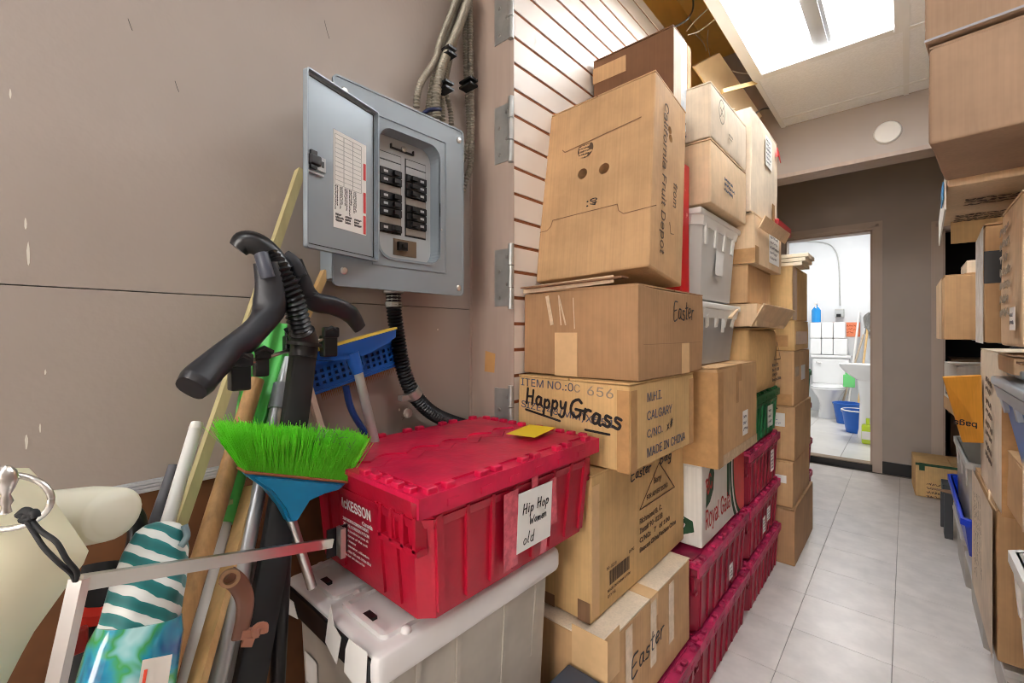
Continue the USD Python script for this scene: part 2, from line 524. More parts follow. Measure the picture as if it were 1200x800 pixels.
# ------------------------------------------------------------------ the setting
def S(name, mesh, mat, smooth=False):
    return solo(name, mesh, mat, kind='structure', smooth=smooth)


WX, SX, TOP = -1.04, -.86, 2.57        # left wall, slatwall face, dropped ceiling
# floor: vinyl tiles on a slab
TILE = M('vinyl_tile', (220, 214, 210), .34, var=.09, scale=9, bump=.02, bscale=40, detail=8, rand=.035)
GROUT = M('tile_joint', (120, 112, 106), .8)
fl = T('floor', kind='structure')
part('slab', BB(-1.2, 1.3, -3.2, 4.87, -.06, -.003), GROUT, fl)
tile_shape = rbox(.3036, .3036, .005, .0012, 1)
for i in range(-4, 5):
    for j in range(-7, 10):
        cx, cy = -.037 + .305 * (i + .5), 2.075 + .305 * (j + .5)
        if -1.2 < cx < 1.3 and cy < 4.95:
            m = tile_shape.copy(); m.apply_translation((cx, cy, -.005))
            if cy + .1525 > 4.87:
                m.vertices[:, 1] = np.minimum(m.vertices[:, 1], 4.868)
            part('tile', m, TILE, fl)
part('back_slab', BB(-1.2, 1.3, -3.2, -.06, -.01, 0), TILE, fl)
# left wall in two painted boards with an open joint, brown hardboard below
wl = T('wall_left', kind='structure')
part('backing', BB(WX - .06, WX - .012, -3.2, 1.0, 0, 3.2), DARKVOID, wl)
part('board', BB(WX - .012, WX, -3.2, .975, 1.2560, 3.2), WALL, wl)
part('board', BB(WX - .012, WX, -3.2, .975, .905, 1.2540), WALL, wl)
part('lower_board', BB(WX - .012, WX - .004, -3.2, .975, 0, .905), HARDB, wl, label='brown hardboard lower wall')
CHIP = M('bare_plaster', (226, 220, 208), .8)
for (px, py, w, h) in ((33, 298, .006, .05), (30, 262, .005, .03), (31, 518, .007, .03), (47, 502, .004, .022), (53, 436, .004, .012), (333, 318, .012, .008), (345, 322, .008, .005), (513, 386, .007, .008), (468, 480, .010, .010), (12, 110, .004, .02)):
    q = at(px, py, x=WX)
    w, h = w * .6, h * .8
    pts = [(w / 2 * math.cos(a) * RNG.uniform(.6, 1.2), h / 2 * math.sin(a) * RNG.uniform(.7, 1.1)) for a in np.linspace(0, 2 * np.pi, 10)[:-1]]
    part('paint_chip', moved(ext(Polygon(pts).buffer(0), .0006), frame(q, (0, 1, 0), (0, 0, 1))), CHIP, wl)
for (px, py, l) in ((470, 488, .02), (380, 24, .025), (205, 95, .012), (150, 22, .012)):
    q = at(px, py, x=WX)
    part('scuff', moved(ink_lines([[(0, 0), (l * .5, -l * .15), (l * .2, -l * .5)]] if l == .02 else [[(0, 0), (l * .3, -l), (l * .5, -l * 1.5)]], .0008), frame(q, (0, 1, 0), (0, 0, 1))), INK, wl)
S('trim_1', cat([BB(WX, WX + .006, -3.1, .47, .893 + .006 * k, .897 + .006 * k) for k in range(3)] + [BB(WX - .001, WX + .003, -3.1, .47, .889, .911)]), M('silver_trim', (196, 196, 200), .35))
# post at the end of the wall, with the slatwall hinged on it
po = T('trim_2', kind='structure')
part('post', BB(WX - .02, SX - .004, .975, 1.03, 0, 3.2), POST, po)
part('corner_strip', BB(WX, WX + .004, .968, .975, 0, 3.2), POST, po)
q = at(574, 424, y=.975)
part('bare_patch', moved(ext(Polygon([(-.022, -.03), (.02, -.032), (.024, .026), (-.018, .034)]), .0006), frame(q + [0, -.0006, 0], (1, 0, 0), (0, 0, 1))), M('bare_wood', (206, 156, 96), .7, var=.1), po)
for z in (2.135, 1.775, 1.345, .93, .48):
    hp = part('hinge', BB(SX - .075, SX - .008, .9725, .975, z - .085, z + .085), STEEL, po)
    m = cat([moved(lathe([(.0085, 0), (.0085, .062)], 12), frame((SX - .004, .968, z - .095 + .0645 * k), (1, 0, 0), (0, 1, 0))) for k in range(3)])
    part('knuckle', m, STEEL, hp, smooth=40)
    for dz, dx in ((-.06, .02), (-.02, .05), (.02, .02), (.06, .05)):
        part('screw', moved(lathe([(.006, 0), (.005, .002), (.001, .0025)], 10), frame((SX - .075 + dx, .9725, z + dz), (1, 0, 0), (0, 0, 1))), CHROME, hp)
# slatwall: slats with open slots on a brown core
SLAT = M('slatwall_melamine', (232, 220, 208), .45, var=.03, scale=2)
MDF = M('slatwall_core', (150, 88, 50), .8, var=.15, scale=30)
sw = T('slatwall_panel', 'off-white slatted wall panel hinged on the taupe post behind the stacked cartons', 'wall panel', (SX, .975, 0))
part('core', BB(SX - .02, SX - .0035, .978, 2.2, 0, 2.63), MDF, sw, world=True)
zs = 2.125 - .0765 * 27
k = 0
while zs + .0765 * k < 2.63:
    z = zs + .0765 * k
    part('slat', BB(SX - .012, SX, .976, 2.2, max(z + .005, 0), min(z + .0715, 2.632)), SLAT, sw, world=True)
    k += 1
part('edge_bead', BB(SX - .0115, SX + .001, .9735, .976, 0, 2.63), POST, sw, world=True)
# the rest of the room
S('wall_left_rear', BB(WX - .06, WX, 1.03, 4.87, 0, 3.2), OCHRE)
S('wall_right', BB(1.05, 1.13, -3.2, 4.87, 0, 3.2), WALL)
S('wall_rear', BB(-1.2, 1.2, -3.28, -3.2, 0, 3.2), WALL)
wn = T('window_1', kind='structure')  # frame round the unseen rear light, out of view behind the camera
part('frame', cat(BB(-.85, .95, -3.2, -3.14, .74, .79), BB(-.85, .95, -3.2, -3.14, 2.31, 2.36), BB(-.85, -.8, -3.2, -3.14, .79, 2.31), BB(.9, .95, -3.2, -3.14, .79, 2.31)), WHITE_METAL, wn)
S('ceiling_deck', BB(-1.2, 1.2, -3.28, 4.95, 3.2, 3.26), OCHRE)
# dropped ceiling: tiles in a T grid
ce = T('ceiling', kind='structure')
gx = [-.62, 0, .61, 1.05]
gy = [-3.2, -2.6, -1.38, -.16, .27, 1.49, 2.71, 3.32, 3.46]
holes = {(0, 5), (0, 3 - 1), (1, 1)}
TF = [(-.62, 0, 1.49, 2.71), (-.62, 0, -1.38, -.16), (0, .61, -2.6, -1.38), (0, .61, .27, 1.49)]  # all but the first are unseen, placed to light walls and shelves
for i in range(3):
    for j in range(len(gy) - 1):
        x0, x1, y0, y1 = gx[i], gx[i + 1], gy[j], gy[j + 1]
        if any(abs(t[0] - x0) < .01 and abs(t[2] - y0) < .02 for t in TF):
            continue
        part('ceiling_tile', BB(x0 + .008, x1 - .008, y0 + .006, y1 - .006, TOP, TOP + .015), CEIL, ce)
for x in gx[:3]:
    part('grid_rail', cat(BB(x - .012, x + .012, -3.2, 3.46, TOP - .004, TOP - .001), BB(x - .002, x + .002, -3.2, 3.46, TOP, TOP + .04)), WHITE_METAL, ce)
for y in gy[1:-1]:
    part('grid_rail', BB(-.62, 1.05, y - .012, y + .012, TOP - .0045, TOP - .0015), WHITE_METAL, ce)
S('wall_header', BB(-1.04, 1.05, 3.46, 3.62, 2.25, 3.2), WALL)
S('trim_3', BB(-1.04, 1.05, 3.452, 3.625, 2.225, 2.25), POST)
S('ceiling_hall', BB(-1.04, 1.05, 3.62, 4.87, 2.6, 2.65), WALL)
d = solo('smoke_alarm', moved(lathe([(.001, 0), (.062, 0), (.066, .006), (.06, .016), (.03, .021), (.001, .022)], 32), frame((-.083, 3.459, 2.371), (1, 0, 0), (0, 0, 1))), WHITE_PL, 'round white cover plate on the beam below the ceiling', 'ceiling cover', smooth=40)
# end wall with two door openings
wb = T('wall_back', kind='structure')
Y0, Y1 = 4.87, 4.97
for (a, b, z0, z1) in ((-1.2, -.86, 0, 2.6), (-.86, -.215, 2.06, 2.6), (-.215, .215, 0, 2.6), (.215, .95, 2.0, 2.6), (.95, 1.13, 0, 2.6)):
    part('wall_section', BB(a, b, Y0, Y1, z0, z1), WALL, wb)
for nm, a, b, zt in (('trim_4', -.86, -.215, 2.06), ('trim_5', .215, .95, 2.0)):
    JAMB = M('door_trim_paint', (190, 172, 158), .5)
    f = T(nm, kind='structure')
    for (x0, x1) in ((a - .065, a), (b, b + .065)):
        part('jamb', cat(BB(x0, x1, Y0 - .014, Y0, 0, zt + .065), BB(x0 + .018, x1 - .018, Y0 - .02, Y0 - .014, 0, zt + .045)), JAMB, f)
    part('head', cat(BB(a, b, Y0 - .014, Y0, zt, zt + .065), BB(a - .04, b + .04, Y0 - .02, Y0 - .014, zt + .02, zt + .045)), JAMB, f)
    part('lining', cat(BB(a, a + .015, Y0 - .005, Y1 + .01, 0, zt), BB(b - .015, b, Y0 - .005, Y1 + .01, 0, zt), BB(a, b, Y0 - .005, Y1 + .01, zt - .015, zt)), POST, f)
S('baseboard_back', cat(BB(-.15, .15, Y0 - .012, Y0, 0, .1), BB(-1.04, -.925, Y0 - .012, Y0, 0, .1)), BLACK_TRIM)
S('baseboard_step', BB(-.86, -.215, Y0 - .01, Y0 + .02, 0, .055), BLACK_TRIM)
# washroom behind the left door
WT = M('white_floor_tile', (224, 220, 214), .25, var=.04, scale=5)
fb = T('floor_bath', kind='structure')
part('slab', BB(-1.6, .4, 4.97, 7.9, -.06, .05), GROUT, fb)
for i in range(-4, 2):
    for j in range(0, 7):
        m = rbox(.412, .412, .01, .002, 1); m.apply_translation((-.24 + .415 * i, 5.1 + .415 * j, .046)); part('tile', m, WT, fb)
part('threshold', BB(-.86, -.215, Y0 - .006, Y1, .05, .062), M('worn_threshold', (150, 130, 108), .7, var=.2), fb)
S('wall_bath_back', BB(-1.6, .4, 7.75, 7.83, 0, 2.6), WALL_W)
S('wall_bath_left', BB(-1.6, -1.52, 4.97, 7.8, 0, 2.6), WALL_W)
S('wall_bath_right', BB(.12, .2, 4.97, 7.8, 0, 2.6), WALL_W)
S('ceiling_bath', BB(-1.6, .4, 4.97, 7.83, 2.6, 2.66), WALL_W)
S('wall_bath_front', cat(BB(-1.6, -.88, Y1, Y1 + .02, 0, 2.6), BB(-.2, .2, Y1, Y1 + .02, 0, 2.6)), WALL_W)
# dark store room behind the right door
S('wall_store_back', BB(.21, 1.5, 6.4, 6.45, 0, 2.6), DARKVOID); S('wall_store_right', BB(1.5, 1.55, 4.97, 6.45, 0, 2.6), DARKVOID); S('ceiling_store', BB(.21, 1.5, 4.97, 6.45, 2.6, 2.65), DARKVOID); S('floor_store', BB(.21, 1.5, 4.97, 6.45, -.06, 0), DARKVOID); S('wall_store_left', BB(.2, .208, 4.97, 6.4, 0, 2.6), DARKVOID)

# ------------------------------------------------------------------ ceiling lights
GLOW = M('lamp_tube', (255, 250, 240), .5, emit=(.89, .945, 1.0), strength=TUBE)
GLOW_UNSEEN = M('unseen_lamp_tube', (255, 250, 240), .5, emit=(.89, .945, 1.0), strength=TUBE_UNSEEN)
REFL = M('lamp_reflector', (246, 246, 244), .5)
CHAN = M('lamp_channel', (168, 168, 168), .5)


def troffer(x0, x1, y0, y1, label, group=None, loose=True):
    t = T('ceiling_light', label, 'ceiling light', ((x0 + x1) / 2, (y0 + y1) / 2, TOP), group=group)
    w, l = x1 - x0 - .012, y1 - y0 - .012
    H = .10
    part('housing', cat(B(0, 0, H + .004, w, l, .006), *[B(s * (w / 2 - .002), 0, H / 2, .004, l, H) for s in (-1, 1)], *[B(0, s * (l / 2 - .002), H / 2, w, .004, H) for s in (-1, 1)]), REFL, t)
    for s in (-1, 1):
        part('frame_rail', cat(B(s * (w / 2 - .016), 0, -.002, .036, l, .006), B(s * (w / 2 - .03), 0, .008, .004, l - .05, .02)), WHITE_METAL, t)
        part('frame_rail', B(0, s * (l / 2 - .016), -.002, w - .074, .036, .006), WHITE_METAL, t)
    part('ballast_cover', cat(bar((0, -l / 2 + .03, H - .03), (0, l / 2 - .03, H - .03), .075, .05), bar((0, -l / 2 + .03, H - .058), (0, l / 2 - .03, H - .058), .045, .012)), CHAN, t)
    for s in (-1, 1):
        for k in (.075, .2):
            x = s * k
            tb = part('tube', rod((x, -l / 2 + .05, H - .035), (x, l / 2 - .05, H - .035), .013), GLOW if y1 > 2.5 else GLOW_UNSEEN, t, smooth=40)
            for e in (-1, 1):
                part('lamp_holder', cat(rbox(.03, .022, .06, .004, 1)), WHITE_PL, t) if False else part('lamp_holder', moved(rbox(.032, .02, .066, .005, 1), np.array([[1, 0, 0, x], [0, 1, 0, e * (l / 2 - .034)], [0, 0, 1, H - .074], [0, 0, 0, 1]], float)), WHITE_PL, t)
    for s in (-1, 1):
        part('reflector_wing', bar((s * (w / 2 - .05), -l / 2 + .03, .045), (s * (w / 2 - .05), l / 2 - .03, .045), .004, .12, up=(s * .6, 0, -.8)), REFL, t)
    for e in (-1, 1):
        part('end_plate', bar((-w / 2 + .02, e * (l / 2 - .012), .05), (w / 2 - .02, e * (l / 2 - .012), .05), .003, .09, up=(0, e * .25, 1)), REFL, t)
    return t


for i, f in enumerate(TF):
    troffer(*f, ['open fluorescent ceiling light with bare glowing tubes and grey centre channel', 'unseen fluorescent ceiling light out of view, lighting the breaker panel corner', 'unseen fluorescent ceiling light farthest behind the viewer, lighting the room', 'unseen fluorescent ceiling light out of view, lighting the right-hand shelves'][i])
# wires and boards in the dark gap left of the ceiling grid
WIRE = M('wire_grey', (190, 184, 170), .5)
WIRE_D = M('wire_dark', (60, 56, 52), .5)


def line(name, pts, r, mat, label, cat_, group=None, n=6):
    return solo(name, sweep(spline(pts, 8), r, n=n), mat, label, cat_, group, smooth=True)


line('hanging_wire', [at(812, -6, x=-.75), at(812, 10, x=-.72), at(806, 22, x=-.7), at(796, 29, x=-.74), at(786, 33, x=-.8)], .004, WIRE_D, 'dark looped cable hanging above the top brown carton', 'cable')
line('ceiling_hanger_wire', [at(832, 8, x=-.66), at(815, 24, x=-.7), at(805, 36, x=-.75)], .002, WIRE, 'thin pale wire running up beside the white ceiling light edge', 'wire')
line('ceiling_hanger_wire', [at(840, 21, x=-.64), at(820, 36, x=-.7), at(806, 41, x=-.75)], .002, WIRE, 'thin pale wire below the looped dark cable near the ceiling light', 'wire')
line('ceiling_hanger_wire', [at(882, 86, x=-.63), at(870, 86, x=-.68), at(858, 83, x=-.72)], .003, WIRE, 'short white wire between the leaning tan board and the ceiling light corner', 'wire')
line('ceiling_hanger_wire', [at(830, 35, x=-.8), at(829, 50, x=-.8), at(832, 66, x=-.82)], .0015, WIRE, 'thin vertical wire above the leaning tan board', 'wire')
line('ceiling_hanger_wire', [at(815, 40, x=-.85), at(824, 50, x=-.85), at(828, 60, x=-.85)], .0015, WIRE, 'thin curling wire beside the top brown carton', 'wire')
line('grid_cable', [at(884, 134, x=-.64), at(893, 128, x=-.66), at(903, 127, x=-.7)], .005, WIRE_D, 'dark cable in the gap above the end of the ceiling grid', 'cable')
BOARD = M('tan_board', (228, 200, 158), .7, var=.06, scale=6)
a, b, c, e = at(842, 62, x=-.74), at(892, 136, x=-.68), at(868, 158, x=-.76), at(812, 78, x=-.82)
nrm = np.cross(b - a, e - a); nrm /= np.linalg.norm(nrm)
solo('leaning_board', loft([[p - nrm * .006 for p in (a, b, c, e)], [p + nrm * .006 for p in (a, b, c, e)]]), BOARD, 'flat tan board leaning under the deck beside the ceiling light', 'board')
a, b = at(846, 107, x=-.72), at(888, 96, x=-.62)
solo('wood_strip', bar(a, b, .014, .02), M('pine_strip', (206, 172, 112), .6, var=.1, scale=10), 'short wooden strip from the leaning board to the ceiling grid', 'wood strip')

# ------------------------------------------------------------------ breaker panel
pn = T('breaker_panel', 'grey steel electrical breaker panel with open door on the taupe wall', 'electrical panel', (WX, .65, 1.28))


def W(m):  # world mesh helper
    return m


XF = -.93
part('back_box', diff(BB(WX, XF - .004, .485, .815, 1.305, 1.72), BB(XF - .05, XF + .1, .570, .761, 1.358, 1.676)), PANEL, pn, world=True)
outer = sbox(.461, 1.283, .841, 1.745).buffer(-.012).buffer(.012, resolution=4)
inner = sbox(.574, 1.362, .757, 1.672).buffer(-.035).buffer(.035, resolution=6)
FY = frame((XF - .004, 0, 0), (0, 1, 0), (0, 0, 1))
cov = ext(outer.difference(inner), .004)
part('cover', moved(cov, FY), PANEL, pn, world=True)
rim = cat(ext(outer.difference(outer.buffer(-.004)), .006), ext(sbox(.556, 1.34, .778, 1.694).difference(sbox(.556, 1.34, .778, 1.694).buffer(-.0025)), .0062), ext(inner.buffer(.006, resolution=6).difference(inner), .0075))
part('cover_rim', moved(rim, FY), PANEL, pn, world=True)
# deadfront set back in the opening
part('recess_wall', moved(ext(inner.buffer(.004).difference(inner), .04), frame((XF - .044, 0, 0), (0, 1, 0), (0, 0, 1))), PANEL, pn, world=True)
dead = part('dead_front', moved(ext(inner.buffer(.002), .003), frame((XF - .044, 0, 0), (0, 1, 0), (0, 0, 1))), PANEL_IN, pn, world=True)
XB = XF - .041
BRK = M('breaker_black', (30, 28, 30), .4)
BRK_L = M('breaker_plate', (150, 140, 130), .4, var=.1, scale=30)
part('breaker_bay', BB(XB - .001, XB + .001, .597, .663, 1.43, 1.632), BRK, pn, world=True)
part('breaker_bay', BB(XB - .001, XB + .001, .675, .741, 1.43, 1.632), BRK, pn, world=True)
for c, y in ((0, .63), (1, .708)):
    for k in range(10):
        z = 1.621 - .0198 * k
        blank = k in ((0, 1), (0, 1))[c] or (k in (4, 8) if c == 0 else k in (5, 9))
        m = BB(XB, XB + (.003 if blank else .008), y - .031, y + .031, z - .0085, z + .0085)
        bp = part('filler_plate' if blank else 'breaker', m, (PANEL_IN if k < 2 else BRK_L) if blank else BRK, pn, world=True)
        if not blank:
            sgn = 1 if c == 0 else -1
            part('switch', BB(XB + .008, XB + .017, y + sgn * .012 - .008, y + sgn * .012 + .008, z - .0055, z + .0055), BRK, bp, world=True)
            part('tag', BB(XB + .008, XB + .0086, y - sgn * .016 - .006, y - sgn * .016 + .006, z - .003, z + .003), PANEL_IN, bp, world=True)
w_ = part('knockout_window', BB(XB, XB + .0015, .64, .71, 1.378, 1.42), M('knockout_brown', (120, 98, 76), .5), pn, world=True)
part('main_switch', cat(BB(XB + .0015, XB + .012, .65, .676, 1.391, 1.412), BB(XB + .012, XB + .018, .658, .67, 1.398, 1.405)), BRK, w_, world=True)
part('bracket', cat(BB(XB, XB + .006, .63, .7, 1.645, 1.648), BB(XB, XB + .006, .63, .633, 1.648, 1.656), BB(XB, XB + .006, .697, .7, 1.648, 1.656)), BRK, pn, world=True)
part('bracket_screw', moved(lathe([(.008, 0), (.007, .004), (.001, .005)], 12), frame((XB + .004, .668, 1.652), (0, 1, 0), (0, 0, 1))), CHROME, pn, world=True)
part('bottom_tab', BB(XB, XB + .006, .645, .69, 1.364, 1.368), CHROME, pn, world=True)
for y, z in ((.487, 1.715), (.487, 1.318), (.823, 1.715), (.823, 1.305)):
    part('screw', moved(lathe([(.0085, 0), (.0085, .002), (.006, .004), (.001, .0045)], 14), frame((XF, y, z), (0, 1, 0), (0, 0, 1))), CHROME, pn, world=True)
part('door_catch', BB(XF, XF + .003, .757, .763, 1.49, 1.525), BRK, pn, world=True)
part('catch_pin', moved(lathe([(.004, 0), (.003, .004), (.001, .005)], 10), frame((XF, .76, 1.455), (0, 1, 0), (0, 0, 1))), CHROME, pn, world=True)
# door swung open towards the viewer
hx, hy, tx, ty = XF + .004, .562, -.869, .3715
du = np.array([tx - hx, ty - hy, 0]); dl = np.linalg.norm(du); du /= dl
DZ0, DZ1 = 1.345, 1.692
DF = frame((tx, ty, DZ0), -du, (0, 0, 1))         # x from the free edge to the hinge, z towards the viewer
nn = DF[:3, 2]
sheet = sbox(0, 0, dl, DZ1 - DZ0).buffer(-.006).buffer(.006, resolution=3)
dz = DZ1 - DZ0
dr = part('door', moved(cat(ext(sheet, .0025), moved(ext(sheet.difference(sheet.buffer(-.003)), .012), np.eye(4))), DF), PANEL, pn, world=True)
part('door_lip', moved(ext(sheet.buffer(-.009).difference(sheet.buffer(-.0105)), .0035), DF), BLACK_TRIM, dr, world=True)
lb = part('circuit_label', moved(ext(sbox(.072, .055, .166, .258), .0032), DF), PAPER, dr, world=True)
for (x0, y0, x1, y1) in ((.157, .058, .1645, .102), (.157, .106, .1645, .15), (.157, .152, .1645, .17)):
    pass
DL = DF.copy(); DL[:3, 3] += DF[:3, 2] * .0034
red = unary_union([sbox(.157, .057, .1645, .098), sbox(.157, .104, .1645, .15), sbox(.157, .178, .1645, .215)])
part('red_bar', moved(ext(red, .0004), DL), M('label_red', (206, 60, 62), .6), dr, world=True)
gl = unary_union([LineString([(.076, .25 - .0095 * k), (.15, .25 - .0095 * k)]).buffer(.0004) for k in range(12)] + [LineString([(x, .25), (x, .146)]).buffer(.0004) for x in (.076, .1, .125, .15)])
part('label_grid', moved(ext(gl, .0004), DL), M('label_line', (176, 176, 172), .7), dr, world=True)
tx_ = cat([moved(scrawl(.05, 2, .005, 40 + k, .0014), np.array([[0, 1, 0, .082 + .013 * k], [-1, 0, 0, .143], [0, 0, 1, 0], [0, 0, 0, 1]], float)) for k in range(5)] + [moved(scrawl(.02, 3, .006, 60 + k, .0022), np.array([[1, 0, 0, .078 + .026 * k], [0, 1, 0, .083], [0, 0, 1, 0], [0, 0, 0, 1]], float)) for k in range(3)])
part('label_print', moved(tx_, DL), M('label_ink', (90, 86, 84), .7), dr, world=True)
lt = part('latch', moved(cat(BB(.004, .05, .158, .186, .0025, .006), BB(.006, .044, .148, .1515, .0025, .008)), DF), PANEL_IN, dr, world=True)
part('latch_slider', moved(cat(rbox(.026, .02, .012, .003, 1).apply_translation((.018, .172, .005)), BB(.04, .0445, .166, .178, .006, .0068), BB(.008, .022, .155, .19, .008, .014)), DF), BRK, lt, world=True)
for z in (.04, .3):
    part('hinge_pin', moved(BB(dl - .004, dl + .006, z, z + .03, -.004, .006), DF), PANEL, pn, world=True)

# ------------------------------------------------------------------ armoured cables and conduit round the panel
ARM = M('armoured_cable', (158, 152, 138), .5, metal=.5, var=.12, scale=40)


def cable(pts, r, label, group=None):
    P = spline(pts, 10)
    p = solo('armoured_cable', corrugated(P, r, .0085, .0016, 8), ARM, label, 'cable', group, smooth=50)
    return p


cable([at(488, 126, x=-.99), at(489, 112, x=-.985), at(493, 97, x=-.985), at(503, 82, x=-.985), at(512, 66, x=-.985), at(516, 48, x=-.99), at(530, 12, x=-.99), at(538, -12, x=-.99)], .0085, 'armoured cable bowing out farthest left above the breaker panel')
cable([at(502, 133, x=-1.0), at(505, 110, x=-1.0), at(511, 82, x=-.995), at(517, 58, x=-.995), at(527, 30, x=-1.0), at(537, 0, x=-1.0)], .0095, 'armoured cable second from the left above the panel, by the dark sleeve')
cable([at(512, 138, x=-.985), at(511, 115, x=-.98), at(516, 85, x=-.975), at(525, 60, x=-.975), at(538, 30, x=-.98), at(550, -5, x=-.985)], .0125, 'thickest armoured cable in the middle of the bundle above the panel')
cable([at(519, 141, x=-1.0), at(518, 120, x=-1.0), at(520, 98, x=-1.0), at(526, 72, x=-1.005), at(534, 44, x=-1.01), at(541, 0, x=-1.01)], .0085, 'armoured cable just right of the thickest one above the panel')
cable([at(529, 146, x=-1.0), at(528, 130, x=-1.0), at(523, 110, x=-1.0), at(522, 96, x=-1.005), at(528, 64, x=-1.015), at(534, 20, x=-1.02), at(531, -10, x=-1.02)], .0075, 'armoured cable curling to the right corner of the panel top')
cable([at(545.5, -10, x=-1.015), at(546, 40, x=-1.015), at(547, 90, x=-1.015), at(549, 130, x=-1.015), at(550, 160, x=-1.015), at(545, 182, x=-1.02), at(540, 190, x=-1.025)], .0085, 'armoured cable dropping straight down the wall corner, left one of two')
cable([at(550.5, -10, x=-1.0), at(551, 40, x=-1.0), at(552, 100, x=-1.0), at(553, 150, x=-1.0), at(552, 190, x=-1.0), at(547, 208, x=-1.0), at(542, 225, x=-1.02)], .0085, 'armoured cable dropping beside the post, right one of two')
line('blue_wire', [at(496, 133, x=-.965), at(502, 129, x=-.95), at(511, 128, x=-.945), at(516, 128, x=-.955)], .0055, M('dark_blue_tie', (26, 34, 78), .4), 'dark blue sleeve bridging the armoured cables above the panel', 'cable sleeve')
for (px, py, L) in ((520.5, 103, 'left of the post, lower strap'), (524, 63, 'upper strap'), (549, 99, 'on the two corner cables')):
    q = at(px, py, x=-.975)
    solo('cable_strap', cat([B(*(q + [0, 0, dz]), .05, .03, .006) for dz in (-.008, .008)]), BLACK_PL, {'l': 'black double strap round the cables low above the panel', 'u': 'black double strap higher up the cable bundle', 'o': 'black strap holding the two cables in the wall corner'}[L[0]], 'cable tie')
# black corrugated conduit below the panel
CX = -.985
P = spline([at(461, 344, x=CX), at(462, 365, x=CX), at(466, 395, x=CX), at(472, 430, x=CX), at(481, 455, x=CX), at(495, 474, x=CX), at(512, 487, x=CX), at(535, 496, x=CX), at(560, 503, x=CX)], 8)
cd = T('corrugated_conduit', 'black corrugated conduit curving down from the panel behind the red tote', 'conduit', (CX, .66, .9))
part('hose', corrugated(P, .0185, .0085, .0022, 14), BLACK_PL, cd, smooth=50, world=True)
q = at(461, 346, x=CX)
part('connector', cat(moved(lathe([(.0, -.03), (.02, -.03), (.022, -.018), (.018, -.016), (.018, .004), (.026, .006), (.026, .016), (.019, .018), (.019, .03), (0, .03)], 8), frame(q, (1, 0, 0), (0, 1, 0)))), STEEL, cd, smooth=30, world=True)
i = np.argmin(np.linalg.norm(P - at(484, 459, x=CX), axis=1)); tg = P[i + 1] - P[i]; tg /= np.linalg.norm(tg)
part('clamp', cat(sweep([P[i] - tg * .012, P[i] + tg * .012], .0225, n=16), B(*(at(474, 466, x=CX)), .02, .028, .014)), STEEL, cd, smooth=40, world=True)
q = at(474, 483, x=WX + .012)
part('clamp_screw', moved(lathe([(.003, 0), (.004, .012), (.014, .014), (.012, .02), (.002, .022)], 10), frame(q, (0, 1, 0), (0, 0, 1))), CHIP, cd, world=True)

